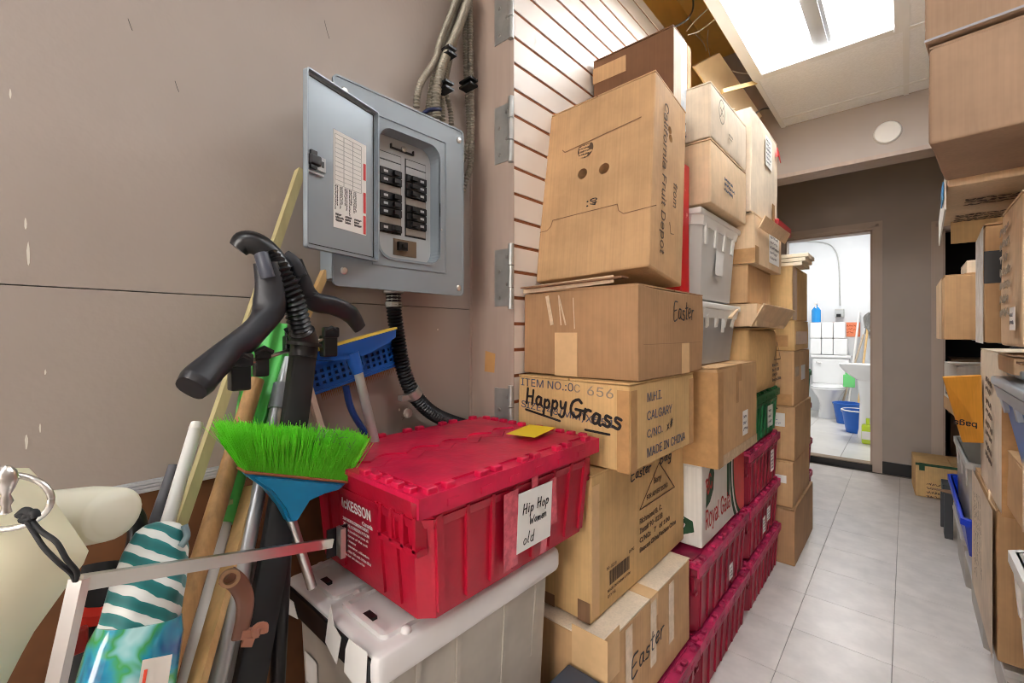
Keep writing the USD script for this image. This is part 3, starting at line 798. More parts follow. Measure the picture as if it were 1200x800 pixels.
# ------------------------------------------------------------------ attached-lid totes
def tote(label, x0, x1, y0, y1, z0, z1, mat=None, lid=None, name='storage_tote', sticker=None, detail=False, group=None):
    mat, lid = mat or PLUM_PL, lid or PLUM_LID
    w, d, h = x1 - x0, y1 - y0, z1 - z0
    p = T(name, label, 'storage tote', ((x0 + x1) / 2, (y0 + y1) / 2, z0), group=group)
    b = Box(p, w, d, h)
    zl = h - .022                                  # top of the tub
    w0, d0, w1, d1 = w * .89, d * .89, w * .94, d * .945
    part('tub', frustum(w0, d0, w1, d1, 0, zl - .03), mat, p)
    ribs = []

    def wall(t, side, k):                           # point on the tapered wall at height t
        f = t / (zl - .03)
        a, c = (w0 + (w1 - w0) * f) / 2, (d0 + (d1 - d0) * f) / 2
        return (side * a, k * (c - .03), t) if abs(side) == 1 and side != 0 else None
    for s in (-1, 1):
        for k in np.linspace(-1, 1, 8):
            a, c = wall(.012, s, k), wall(zl - .03, s, k)
            ribs.append(bar(a, c, .008 if abs(k) < .99 else .014, .013, up=(s, 0, 0)))
        for k in (-.62, -.36, .36, .62):
            f0, f1 = d0 / 2, d1 / 2
            ribs.append(bar((k * w1 / 2, s * f0, .012), (k * w1 / 2, s * f1, zl - .03), .008, .012, up=(0, s, 0)))
    for r in ribs:
        part('rib', r, mat, p)
    # rim band with a handle cup under each short end
    part('rim', cat(frustum(w1 + .006, d1 + .006, w * .985, d * .985, zl - .034, zl), frustum(w1 + .004, d1 + .004, w1 + .012, d1 + .012, zl - .05, zl - .034)), mat, p)
    for s in (-1, 1):
        y = s * d * .485
        part('handle', cat(*[BB(w * .2 + w * .24 * k - .004, w * .2 + w * .24 * k + .004, min(y, y - s * .022), max(y, y - s * .022), zl - .085, zl - .03) for k in (0, .33, .67, 1)], BB(w * .18, w * .46, min(y, y - s * .02), max(y, y - s * .02), zl - .09, zl - .08)), mat, p)
    # two interlocking lid leaves with knuckles on the long edges
    zig = []
    m_ = 6
    for i in range(m_ * 2 + 1):
        zig.append(((.016 if i % 2 else -.016) * w / .4, -d / 2 + .012 + (d - .024) * i / (m_ * 2)))
    for s in (-1, 1):
        if s < 0:
            pl = Polygon([(-w / 2, -d / 2), (-w / 2, d / 2), (zig[-1][0], d / 2)] + [(x - .0012, y) for x, y in zig[::-1]] + [(zig[0][0], -d / 2)])
        else:
            pl = Polygon([(w / 2, -d / 2), (w / 2, d / 2), (zig[-1][0] + .002, d / 2)] + [(x + .0012, y) for x, y in zig[::-1]] + [(zig[0][0] + .002, -d / 2)])
        leaf = ext(pl.buffer(0), .009); leaf.apply_translation((0, 0, zl))
        panel = ext(pl.buffer(-.03), .004); panel.apply_translation((0, 0, zl + .009))
        lp = part('lid_leaf', cat(leaf, panel, BB(*sorted((s * w / 2, s * (w / 2 - .006))), -d / 2, d / 2, zl - .024, zl)), lid, p)
        kn = []
        for j, y in enumerate(np.arange(-d / 2 + .03, d / 2 - .02, .038)):
            if j % 3 != 2:
                kn.append(rbox(.016, .022, .013, .003, 1).apply_translation((s * (w / 2 - .012), y, zl + .006)))
            kn.append(BB(*sorted((s * (w / 2 + .0015), s * (w / 2 - .002))), y - .012, y + .012, zl - .017, zl - .006)) if j % 2 else None
        for e in (-1, 1):
            for x in np.arange(.03, w / 2 - .02, .034):
                kn.append(rbox(.02, .016, .012, .003, 1).apply_translation((s * x, e * (d / 2 - .012), zl + .006)))
        part('knuckles', cat([k for k in kn if k is not None]), lid, lp, kind='stuff')
    return b


tt = tote('large bright red lidded tote with handwritten note on top of the clear bin', -.962, -.553, .41, .938, .713, .94, RED_PL, RED_LID)
dd = tt.d
# print on the short end towards the viewer
fz = lambda z: z
b2 = Box(tt.path, tt.w * .915, tt.d * .905, tt.h)
WHT = M('white_print', (232, 226, 224), .5)


def endtext(u, v, m, mat=WHT):
    X = frame((-tt.w / 2 * .915 + u, -tt.d / 2 * (.89 + .055 * v / (tt.h - .052)) - .0015, v), (1, 0, 0), (0, -.086, 1))
    part('printed_text', moved(m, X), mat, tt.path)


endtext(.112, .128, fit(text('McKESSON', .02, True), .115, .021))
endtext(.196, .113, fit(text('Canada', .01, True), .034, .008))
for k, (t_, w_) in enumerate((('COMPONENTS CONSENTEMENT', .1), ('FOR THE CONSERVATION', .1), ('It is not possible to pass all', .096), ('or dispose of the unit', .092), ('in any manner', .05), ('La possession, utilisation', .094), ('a l autre fin est interdite', .1), ('garder en securite', .076))):
    endtext(.116, .104 - .0105 * k, fit(text(t_, .006, k < 2), w_, .0062))
X = frame((tt.w / 2 * .94 + .004, -.03, .04), (0, 1, 0), (.05, 0, 1))
nt = part('taped_note', moved(ext(sbox(0, 0, .108, .118), .0008), X), PAPER, tt.path, label='white handwritten note taped to the red tote')
X2 = X.copy(); X2[:3, 3] += X2[:3, 2] * .001
part('handwriting', moved(cat(moved(hand('Hip Hop', .02, .12), np.array([[1, 0, 0, .014], [0, 1, 0, .074], [0, 0, 1, 0], [0, 0, 0, 1]], float)), moved(hand('Women', .016, .11), np.array([[1, 0, 0, .036], [0, 1, 0, .048], [0, 0, 1, 0], [0, 0, 0, 1]], float)), moved(hand('old', .022, .08), np.array([[1, 0, 0, .018], [0, 1, 0, .012], [0, 0, 1, 0], [0, 0, 0, 1]], float))), X2), INK, nt)
FILM = M('tape_film', (214, 96, 110), .1, spec=.8, var=.2, scale=60)
for (u, v, w_, h_, a_) in ((-.035, -.02, .04, .15, 3), (.078, -.02, .02, .05, -6), (.112, .01, .022, .1, 6), (.05, .115, .02, .035, 5)):
    part('tape', moved(ext(sbox(u, v, u + w_, v + h_), .0004), X @ trimesh.transformations.rotation_matrix(math.radians(a_), (0, 0, 1))), FILM, tt.path)
tt.strip('top', tt.w - .15, .36, .075, .12, YELLOW_P, 'yellow_paper', 12, .012 - .009, 'yellow paper slip lying on the tote lid')
# frosted bin with a white lid below it
cb = T('clear_bin', 'frosted clear bin with white lid and torn black tape under the red tote', 'storage bin', (-.765, .6, .215))
part('tub', frustum(.285, .40, .315, .435, 0, .42), SMOKE, cb)
for s in (-1, 1):
    for k in (-.72, -.3, .3, .78):
        part('rib', bar((s * .148, k * .2, .26), (s * .157, k * .212, .42), .01, .01, up=(s, 0, 0)), SMOKE, cb)
LIDP = M('white_lid_plastic', (232, 228, 226), .45, var=.03)
lp = part('lid', rbox(.345, .475, .055, .016, 2).apply_translation((0, 0, .42)), LIDP, cb, smooth=40)
for x in (-.085, .075):
    fr = sbox(x - .07, -.232, x + .07, -.115).buffer(-.012).buffer(.012)
    part('lid_ridge', ext(fr.difference(fr.buffer(-.01)), .008).apply_translation((0, .022, .475)), LIDP, lp)
    part('black_latch', BB(x - .012, x + .012, -.205, -.185, .475, .481), BLACK_PL, lp)
for x in (-.155, -.005, .15):
    part('lid_knob', trimesh.creation.icosphere(2, .009).apply_translation((x, -.17, .475)), LIDP, lp, smooth=40)
bt = part('black_tape', rbox(.32, .006, .042, .002, 1).apply_translation((-.006, -.2385, .426)), BLACK_PL, lp, label='torn black tape along the lid edge')
for pts in ([(.02, -.012), (.06, -.03), (.075, .02), (.05, .03), (.04, .06), (.03, .03)], [(.085, -.03), (.15, -.04), (.155, .035), (.1, .03), (.09, .01)], [(-.17, -.02), (-.13, -.028), (-.09, -.02), (-.11, .004), (-.17, .0)]):
    part('torn_paper', moved(ext(Polygon(pts).buffer(0), .001), frame((0, -.243, .447), (1, 0, 0), (0, 0, 1))), PAPER, bt)
for (u, v, r_) in ((.03, .3, 3), (.03, .2, 4)):
    pass
part('label', moved(ext(sbox(0, 0, .05, .06), .0008), frame((-.12, -.214, .28), (1, 0, 0), (0, -.05, 1))), PAPER, cb)
solo('plain_crate', rbox(.32, .44, .21, .01, 2).apply_translation((-.765, .6, 0)), SMOKE, 'low grey base tub hidden underneath the frosted clear bin', 'storage bin')
lidb = T('blue_grey_case', 'dark blue-grey plastic case low between the clear bin and bottom carton', 'plastic case', (-.545, .79, 0))
part('body', rbox(.09, .15, .38, .012, 2), M('slate_plastic', (66, 76, 92), .4, var=.08), lidb, smooth=40)
part('lid', rbox(.1, .16, .025, .008, 2).apply_translation((0, 0, .38)), M('slate_plastic'), lidb, smooth=40)

# ------------------------------------------------------------------ stacks left of the aisle
# column nearest the viewer
b = tote('plum red tote on the floor under the bottom carton marked Easter', -.857, -.475, .9, 1.41, 0, .222)
b = carton('large tan carton, bottom of the front stack, handwritten Easter on its side', -.84, -.505, .878, 1.405, .225, .478, C_TAN, axis='x', flapmat=C_CREAM, tape=TAPE_L)
b.put('right', .13, .1, fit(hand('Easter', .05), .2, .058), INK, 'handwriting', 4)
b.put('top', .265, .17, fit(hand('Easter', .04), .12, .03), INK, 'handwriting', 90, .002)
b.strip('right', .0, .16, .07, .11, TAPE_L); b.strip('front', .25, .16, .095, .11, TAPE_L)
for u in (.1, .24, .36):
    b.strip('right', u, .07, .036, .17, TAPE_C)
b = carton('tall honey-tan carton with triangle print under the Happy Grass box', -.85, -.562, .918, 1.51, .482, .838, C_YEL, tape=TAPE)
b.strip('right', .0, .01, .035, .32, TAPE_L); b.strip('front', .25, .0, .035, .05, C_DARK, 'tape'); b.strip('front', .0, 0.0, .18, .03, C_DARK)
b.put('right', .2, .29, fit(hand('Easter', .035, .13), .13, .036), INK, 'handwriting')
b.put('right', .39, .285, fit(hand('Bag', .035, .13), .09, .045), INK, 'handwriting')
b.put('right', .255, .2, ink_lines([[(0, 0), (.13, .105), (.25, 0), (0, 0)]], .003), INK_BROWN, 'triangle_print')
b.put('right', .35, .245, fit(text('Berry', .02, True), .05, .022), INK_BROWN)
b.put('right', .3, .215, fit(text('FOR ADVERTISING', .01, True), .15, .014), INK_BROWN)
for k, (t_, w_) in enumerate((('Richmond B. C.', .15), ('Item# 90-0218', .155), ('C/NO:   7   of 100', .21), ('Beacon China/Fashion China', .26))):
    b.put('right', .255, .158 - .027 * k, fit(text(t_, .012, True), w_, .0165), INK_BROWN)
b.put('right', .085, .06, barcode(.11, .036), INK_BROWN, 'barcode')
b.put('right', .07, .102, fit(text('90-0218', .008), .05, .008), INK_BROWN); b.put('right', .19, .102, fit(text('2 PC', .008), .03, .008), INK_BROWN)
b.put('right', .075, .045, fit(text('MADE IN CHINA 6 CTN', .008), .12, .007), INK_BROWN); b.put('right', .075, .03, fit(text('QTY 96', .008), .04, .008), INK_BROWN)
b = carton('carton with stencilled item number and handwritten Happy Grass', -.85, -.495, .985, 1.41, .84, 1.058, C_YEL, tape=None)
b.put('front', .012, .188, fit(text('ITEM NO.:0', .03), .18, .022), INK_BLUE, ang=-1); b.put('front', .195, .184, fit(text('C', .03), .018, .021), INK_FADE); b.put('front', .235, .18, fit(text('656', .03), .075, .024), INK_FADE, ang=-2)
b.put('front', .012, .122, fit(text('SIZE: 48(MM)X551', .03), .3, .024), INK_BLUE, ang=-4)
b.put('front', .028, .115, fit(hand('Happy', .06, .16, .04), .142, .07), INK, 'handwriting', -4, .002)
b.put('front', .178, .115, fit(hand('Grass', .06, .16, .04), .155, .058), INK, 'handwriting', -7, .002)
b.put('front', .03, .09, ink_lines([[(0, .03), (.12, .012)], [(.2, 0), (.27, -.002)]], .006), INK, 'underline', 0, .002)
for k, (t_, w_) in enumerate((('M.H.I.', .09), ('CALGARY', .16), ('C/NO.', .095), ('MADE IN CHINA', .26))):
    b.put('right', .09, .163 - .047 * k, fit(text(t_, .026), w_, .024), INK_BLUE)
b.put('right', .215, .07, fit(hand('x#', .02, .1), .045, .024), INK, 'handwriting', 10)
for f, u in (('front', .32), ('right', 0), ('right', .385)):
    b.strip(f, u, .0 if u else .0, .033, .2, TAPE)
b = carton('big brown carton marked Easter with crinkled clear tape, under the holed box', -.855, -.49, 1.015, 1.48, 1.061, 1.302, C_MID, axis='x', tape=None, jit=.005)
b.strip('front', .115, .0, .075, .12, TAPE_L, label='pale tape strip down the front'); b.strip('right', .28, 0, .06, .09, TAPE_L); b.put('right', .0, .09, ink_lines([[(.03, 0), (.44, .0)]], .0012), C_DARK, 'crease')
b.put('right', .22, .15, fit(hand('Easter', .05, .08), .16, .06), INK, 'handwriting', 3)
for a_, u, v, w_ in ((12, .1, .14, .012), (6, .135, .14, .004), (16, .15, .14, .005), (3, .18, .13, .003)):
    b.strip('front', u, v, w_, .085, TAPE_C, ang=a_)
b.strip('front', .0, .236, .3, .02, TAPE_C, ang=2)
part('flap', bar((-.17, -.245, .25), (.15, -.235, .258), .035, .004), C_DARK, b.path)
# the box with the hole-punched face, leaning back against the boxes behind
w, d, h = .385, .225, .555
cut = [moved(trimesh.creation.cylinder(.0165, .09, sections=24), frame((x, -d / 2 + .0, z), (1, 0, 0), (0, 0, 1))) for x, z in ((-.035, .315), (.038, .31))] + [moved(ext(Point(0, 0).buffer(.012).union(Point(.022, 0).buffer(.012)), .1), frame((w / 2 - .05, .0, .41), (0, -.3, 1), (0, -1, -.3)))]
b = carton('tan fruit carton with two round holes leaning back on the Easter carton', -.857, -.49, 1.075, 1.30, 1.326, 1.326 + h, C_TAN, rx=-9, ry=-2.0, tape=None, cut=cut, jit=.001, axis='y')
b.put('front', 0, .16, ink_lines([[(.004, 0), (.03, .0), (.045, .012), (.05, .03)], [(.05, .03), (.27, .03)], [(.27, .03), (.275, .01), (.29, -.002), (.382, 0)]], .0022), C_DARK, 'flap_edge')
b.put('front', .07, .405, ink_lines([[(0, .01), (.01, 0), (.26, .022)]], .003), C_DARK, 'slot_edge')
s_ = b.put('front', .155, .39, ext(Point(0, 0).buffer(.027).intersection(sbox(-.03, -.03, .03, .016)), .0005), INK_BROWN, 'round_stamp')
part('stamp_print', moved(scrawl(.04, 4, .01, 5, .004), b.place('front', .135, .4, 0, .002)), C_TAN, s_)
b.put('front', .205, .205, fit(text('40', .02, True), .022, .024), INK, ang=90); b.put('front', .17, .205, fit(text(':', .015), .006, .018), INK)
b.put('right', .055, .495, fit(text('California Fruit Depot', .03), .44, .036), INK_BROWN, ang=-90)
b.put('right', .14, .29, fit(text('from', .03), .075, .028), INK_BROWN, ang=-90)
b.put('right', .12, .13, ink_lines([[(0, .03), (.01, .0), (.03, .005)]], .002), INK_BROWN, 'handwriting')
# wrapped red box and dark carton standing behind it
RW = M('red_gift_wrap', (200, 16, 26), .35, col2=(232, 150, 140), scale=26, lo=.3, hi=.37, stretch=(1, 1, 1))
solo('wrapped_gift_box', rbox(.32, .075, .42, .006, 2, .002).apply_translation((-.692, 1.442, 1.306)), RW, 'red gift-wrapped box squeezed behind the leaning fruit carton', 'gift box', smooth=30)
b = carton('dark brown carton at the top of the front stack, standing behind the holed box', -.85, -.555, 1.40, 1.50, 1.735, 2.165, C_UMBER, tape=None, axis='x', jit=.001)
b.strip('front', .0, .345, .13, .055, C_TAN, 'torn_flap'); b.strip('right', .0, .0, .06, .42, C_CREAM, 'paper_panel'); b.strip('right', .06, .12, .05, .3, M('blue_white_film', (196, 214, 226), .2, col2=(236, 240, 242), scale=30), 'film_strip'); b.put('right', .06, .1, fit(text('00', .03), .05, .05), INK)
b.strip('right', .115, .0, .034, .42, C_TAN, 'cardboard_edge')
# second column
tote('plum red tote on the floor, nearest of the aisle row beside the boxes', -.857, -.478, 1.42, 2.005, 0, .222)
b = tote('plum red tote under the white apple box, second tier of the aisle row', -.857, -.48, 1.415, 2.0, .222, .462)
b.sticker('right', .31, .06, .04, .055, rows=3)
tote('plum red tote on the floor behind the nearest aisle tote', -.857, -.478, 2.03, 2.61, 0, .222)
b = tote('plum red tote with two white stickers, second tier, farther back', -.857, -.48, 2.025, 2.605, .222, .452)
b.sticker('right', .2, .06, .05, .07, rows=4, seed=3); b.sticker('right', .28, .09, .06, .06, rows=4, seed=4)
b = tote('plum red tote third tier up under the green tote', -.857, -.48, 2.02, 2.6, .452, .69)
b.sticker('right', .36, .07, .06, .1, rows=5, seed=6)
b = tote('green lidded tote stacked on the plum red totes', -.857, -.482, 2.03, 2.6, .69, .915, GREEN_PL, GREEN_PL)
b.sticker('right', .3, .05, .1, .1, rows=3, seed=8)
b = carton('white apple carton with green leaf logo and red apple print', -.857, -.505, 1.515, 2.01, .464, .738, C_WHITE, tape=None, jit=.0012)
leaf = lambda w_, h_: Polygon([(w_ * (.5 + .5 * math.sin(a) * (.9 if a < math.pi else 1)), h_ * (.5 - .5 * math.cos(a))) for a in np.linspace(0, 2 * np.pi, 24)])
lf = Polygon([(0, 0), (.005, .06), (.035, .115), (.07, .145), (.085, .1), (.075, .045), (.04, .012)])
p_ = b.put('right', .035, .125, ext(lf, .0005), INK_GREEN, 'leaf_logo')
part('logo_text', moved(fit(text('BC', .04, True), .055, .06), b.place('right', .05, .165, 22, .002)), INK_RED, p_)
p_ = b.put('front', b.w - .125, .03, ext(Polygon([(0, .01), (.0, .06), (.03, .09), (.06, .065), (.095, .055), (.1, .02), (.06, 0), (.03, .002)]), .0005), INK_GREEN, 'leaf_logo')
part('logo_text', moved(fit(text('C', .04, True), .045, .05), b.place('front', b.w - .095, .045, 12, .002)), WHT, p_)
p_ = part('logo_text', moved(fit(text('C', .04, True), .034, .036), b.place('front', b.w - .089, .051, 12, .0028)), INK_RED, p_.rsplit('/', 1)[0])
b.put('right', .03, .035, fit(text('Royal Gala', .05), .275, .085), INK_RED, 'printed_text', 0, .0018)
ap = Point(0, 0).buffer(1, resolution=24)
from shapely import affinity as AF
cl = sbox(0, .0, .494, .272)
for rx_, ry_, m_, n_, lift in ((.19, .26, INK_GREEN, 'apple_border', .001), (.168, .238, PAPER, 'apple_border', .0016), (.155, .225, INK_GREEN, 'apple_border', .0022), (.14, .205, M('apple_red', (214, 48, 36), .4, var=.2, scale=8), 'apple_print', .0028)):
    b.put('right', 0, 0, ext(AF.translate(AF.scale(ap, rx_ * .92, ry_), .478, .2).intersection(cl), .0004), m_, n_, 0, lift)
b.put('right', .27, .1, ext(sbox(0, 0, .03, .165), .0004), INK_GREEN, 'green_band', 0, .0008)
b.put('front', .24, .262, ext(Point(0, 0).buffer(.012), .0005), INK, 'hand_hole')  # black disc stands for the dark inside of a hand hole
b = carton('tan carton bound in glossy tape, resting on the white apple carton', -.8, -.45, 1.5, 1.99, .742, 1.068, C_TAN, tape=TAPE, axis='x')
b.sticker('right', .28, .06, .07, .09, rows=3, seed=11); b.strip('right', 0, 0, .05, .31, TAPE); b.strip('front', .2, 0, .15, .31, TAPE); b.strip('right', .2, .19, .03, .11, TAPE); b.strip('right', .05, .0, .44, .035, TAPE_C)


def bin_(label, x0, x1, y0, y1, z0, z1, mat, rim=None, lid=True, name='storage_bin', ribs=4, taper=.86, cavity=False, rx=0, rz=0, group=None):
    w, d, h = x1 - x0, y1 - y0, z1 - z0
    p = T(name, label, 'storage bin', ((x0 + x1) / 2, (y0 + y1) / 2, z0), (rx, 0, rz), group)
    rim = rim or mat
    top = h - (.03 if lid else 0)
    if cavity:
        o = frustum(w * taper, d * taper, w * .95, d * .95, 0, top, .02)
        i = frustum(w * taper - .008, d * taper - .008, w * .95 - .008, d * .95 - .008, .004, top + .01, .018)
        part('tub', diff(o, i), mat, p)
        o2 = frustum(w, d, w, d, top - .025, top, .022); i2 = frustum(w * .95 - .01, d * .95 - .01, w * .95 - .01, d * .95 - .01, top - .05, top + .02, .02)
        part('rim', diff(o2, i2), rim, p)
    else:
        part('tub', frustum(w * taper, d * taper, w * .95, d * .95, 0, top, .03), mat, p)
        part('rim', frustum(w * .97, d * .97, w, d, top - .03, top, .03), rim, p)
    if ribs:
        for s in (-1, 1):
            for k in np.linspace(-.75, .75, ribs):
                part('rib', bar((s * w * .458, k * d * .42, top * .68), (s * w * .475, k * d * .46, top - .02), .022, .012, up=(s, 0, 0)), rim, p)
        for k in (-.7, 0, .7):
            part('rib', bar((k * w * .42, -d * .458, top * .68), (k * w * .45, -d * .475, top - .02), .022, .012, up=(0, -1, 0)), rim, p)
    if lid:
        part('lid', cat(rbox(w * 1.01, d * 1.01, .022, .006, 1).apply_translation((0, 0, top)), rbox(w * .8, d * .8, .008, .003, 1).apply_translation((0, 0, top + .021))), rim, p, smooth=40)
    return Box(p, w, d, h)


b = bin_('grey translucent bin with white lid beside the Easter carton', -.84, -.5, 1.5, 1.95, 1.072, 1.293, M('grey_translucent', (176, 174, 172), .35, translucent=.15, var=.08), WHITE_PL, lid=True)
part('label', moved(ext(sbox(0, 0, .035, .05), .0006), frame((.1645, -.01, .11), (0, 1, 0), (.06, 0, 1))), PAPER, b.path)
b = bin_('milky white bin with handwritten sticker below the two-part pale carton', -.84, -.5, 1.49, 1.95, 1.297, 1.602, MILKY, WHITE_PL, lid=True)
pl_ = part('label', moved(ext(sbox(0, 0, .085, .085), .0006), frame((.1615, -.06, .09), (0, 1, 0), (.055, 0, 1))), PAPER, b.path, label='white handwritten sticker')
part('handwriting', moved(scrawl(.065, 4, .02, 45, .0035), frame((.1625, -.05, .158), (0, 1, 0), (.055, 0, 1))), INK_BLUE, pl_)
b = carton('pale carton with stencilled print, under its twin above the milky bin', -.8, -.475, 1.507, 1.935, 1.606, 1.815, C_PALE, tape=None, bulge=.006, jit=.003)
b.put('right', .12, .105, scrawl(.13, 3, .018, 41, .004), INK_BLUE, ang=-3)
b = carton('pale carton with faint emblem at the top of the second stack', -.8, -.475, 1.507, 1.935, 1.818, 2.0, C_CREAM, tape=None, bulge=.006, jit=.003)
b.put('right', .09, .07, ink_lines([[(.03 * math.cos(a), .04 + .04 * math.sin(a)) for a in np.linspace(0, 6.28, 20)], [(-.015, .02), (.015, .06)], [(-.015, .05), (.015, .03)]], .004), INK_FADE, 'printed_emblem'); b.put('right', .17, .06, scrawl(.05, 2, .012, 42, .003), INK_FADE)
# third column
b = carton('tall cream carton with white labels beside the ceiling light end', -.8, -.46, 1.95, 2.42, 1.665, 2.08, C_CREAM, tape=TAPE_L, jit=.004, bulge=.005)
b.sticker('right', .2, .24, .12, .13, rows=6, seed=21); b.strip('right', .33, .02, .05, .08, TAPE); b.put('right', .4, .33, ext(Polygon([(0, 0), (.05, .02), (.1, .0), (.06, .04), (.02, .05)]), .003), M('red_ribbon', (200, 30, 30), .4), 'red_ribbon')
part('flap', bar((-.1, -.25, .41), (.1, -.2, .425), .08, .004), C_CREAM, b.path)
solo('small_red_box', rbox(.2, .3, .045, .004, 1).apply_translation((-.54, 2.5, 1.665)), M('dark_red_card', (150, 20, 26), .45), 'flat dark red box behind the tall cream carton', 'box')
b = carton('tan carton with large white label below the tall cream carton', -.8, -.45, 1.96, 2.46, 1.46, 1.66, C_PALE, tape=TAPE, jit=.004)
b.sticker('right', .24, .03, .2, .14, rows=5, seed=22, label='large white printed label'); b.strip('front', .24, .0, .11, .06, TAPE, label=None); b.strip('right', 0, 0, .06, .07, TAPE)
part('flap', bar((.19, -.2, .17), (.2, .25, .17), .005, .05, up=(.5, 0, 1)), C_PALE, b.path)
b = carton('plain tan carton between the labelled carton and the flapped one', -.8, -.475, 1.96, 2.36, 1.3, 1.457, C_TAN, tape=None)
b = carton('squashed tan carton with flap hanging open under the plain carton', -.8, -.44, 1.955, 2.5, 1.205, 1.297, C_PALE, tape=None, jit=.008, n=5)
part('flap', bar((.185, -.3, .045), (.195, .28, .04), .005, .1, up=(.55, 0, 1)), C_PALE, b.path); part('flap', bar((-.08, -.385, .055), (.13, -.385, .05), .09, .005, up=(0, -.4, 1)), C_PALE, b.path)
b = carton('bulging honey-tan carton with triangle print above the green tote', -.83, -.475, 1.995, 2.47, .918, 1.2, C_YEL, tape=None, bulge=.028, jit=.004, n=6, r=.02)
b.put('right', .3, .14, ink_lines([[(0, 0), (.06, .08), (.13, 0), (0, 0)]], .004), INK_BROWN, 'triangle_print')
for k, w_ in enumerate((.12, .14, .1, .18)):
    b.put('right', .26, .11 - .022 * k, fit(text(['Richmond B.C.', 'Item 90-0218', 'C/NO 3', 'Beacon China'][k], .01, True), w_, .014), INK_BROWN)
# fourth column
b = carton('tan carton on the floor at the far corner of the left stacks', -.8, -.42, 2.62, 3.2, 0, .285, C_MID, tape=None, axis='x')
b = carton('tan carton second from the floor with white sticker, far left stack', -.81, -.43, 2.64, 3.14, .287, .52, C_TAN, tape=TAPE)
b.sticker('front', .3, .12, .05, .04, rows=0)
b = carton('tan carton third from the floor with blue label, far left stack', -.82, -.425, 2.66, 3.16, .523, .8, C_TAN, tape=TAPE)
p_ = b.sticker('front', .23, .17, .12, .07, rows=3, ink=M('blue_ink', (50, 80, 150), .6)); b.put('front', .23, .13, scrawl(.13, 1, .05, 43, .005), INK, 'handwriting', -12); b.put('front', .23, .26, scrawl(.1, 1, .03, 44, .004), INK, 'handwriting')
b = carton('tan carton fourth from the floor with tape corner, far left stack', -.82, -.43, 2.66, 3.13, .803, 1.085, C_TAN, tape=TAPE)
b.strip('front', .31, 0, .07, .06, TAPE); b.strip('right', .03, .15, .1, .05, TAPE_C); b.sticker('right', .2, .12, .12, .08, rows=0)
b = carton('tan carton shiny with packing tape, fifth from the floor, far left stack', -.82, -.43, 2.68, 3.1, 1.088, 1.245, C_YEL, tape=TAPE, jit=.006)
b.strip('front', .0, .02, .36, .06, TAPE); b.strip('right', .03, .03, .35, .07, TAPE)
b = carton('tall tan carton topping the far left stack, washroom wall behind', -.83, -.44, 2.68, 3.14, 1.248, 1.53, C_YEL, tape=TAPE)
b.strip('right', .0, .0, .12, .28, TAPE)
b = solo('paper_sheaf', cat([rbox(.3, .22, .02, .003, 1, .003, 0, k).apply_translation((-.55 + .012 * k, 2.82, 1.532 + .021 * k)) for k in range(3)]), M('cream_paper', (236, 222, 196), .7, var=.08, scale=30), 'cream paper bags piled on top of the far left stack', 'paper bags')
# totes behind the fourth column
tote('plum red tote on the floor peeking out past the far cartons', -.85, -.495, 3.25, 3.76, 0, .225)
tote('plum red tote second tier peeking out past the far cartons', -.85, -.495, 3.25, 3.76, .225, .45)
tote('plum red tote third tier peeking out past the far cartons', -.85, -.5, 3.25, 3.76, .45, .7)
tote('green tote peeking out past the far cartons near the washroom door', -.85, -.5, 3.25, 3.76, .7, .93, GREEN_PL, GREEN_PL)

# ------------------------------------------------------------------ things leaning in the corner on the left
def pole_line(A, xa, Bp, xb, floor=0.0):
    a, b = at(*A, x=xa), at(*Bp, x=xb)
    if floor is not None:
        b = a + (b - a) * ((floor - a[2]) / (b[2] - a[2]))
    return a, b


def xstart(name, label, cat_, pt):
    return T(name, label, cat_, pt)


W_PINE = M('pine_moulding', (188, 176, 130), .6, var=.08, scale=6, stretch=(8, 8, .5))
W_STICK = M('worn_wood_handle', (178, 136, 88), .55, var=.2, scale=5, stretch=(14, 14, .8))
W_SLAT = M('pale_wood_slat', (214, 176, 120), .6, var=.1, scale=5, stretch=(14, 14, .8))
ALU = M('brushed_aluminium', (190, 192, 194), .35, metal=.7, var=.05, scale=12)
WPOLE = M('white_coated_pole', (232, 230, 226), .35)
LIME = M('lime_green_plastic', (96, 206, 100), .35, var=.08, scale=10)

a, b = pole_line((229, 503), -.9, (150, 770), -.78)
p = xstart('white_pole', 'plain white pole with rounded cap behind the striped umbrella', 'pole', b)
part('tube', rod(b, a, .0098), WPOLE, p, smooth=40, world=True)
part('cap', sweep([a - (b - a) * 0, a + (a - b) / np.linalg.norm(a - b) * .012], [.0105, .009]), WHITE_PL, p, smooth=40, world=True)
a, b = pole_line((206, 545), -.97, (182, 615), -.94)
solo('grey_pole', rod(b, a, .011), M('dark_grey_paint', (84, 84, 90), .5), 'thin dark grey pole just left of the white pole', 'pole', smooth=40)
a, b = pole_line((352, 200), -1.015, (216, 600), -.93)
solo('wood_moulding', bar(b, a, .016, .022, up=(1, 0, 0)), W_PINE, 'long pale square wood moulding reaching up behind the panel door', 'wood moulding')
a, b = pole_line((381, 318), -1.02, (250, 620), -1.0)
a2 = at(386, 318, x=-1.02)
solo('wood_moulding', bar(at(330, 440, x=-1.0), a, .016, .022, up=(1, 0, 0)) if 0 else bar(b, a, .014, .022, up=(1, 0, 0)), W_SLAT, 'second wood moulding with its top end below the panel corner', 'wood moulding')
a, b = pole_line((300, 445), -.925, (200, 770), -.765)
solo('wooden_handle', rod(b, a, .0145), W_STICK, 'worn round wooden handle between the umbrella and green mop', 'wooden handle', smooth=40)
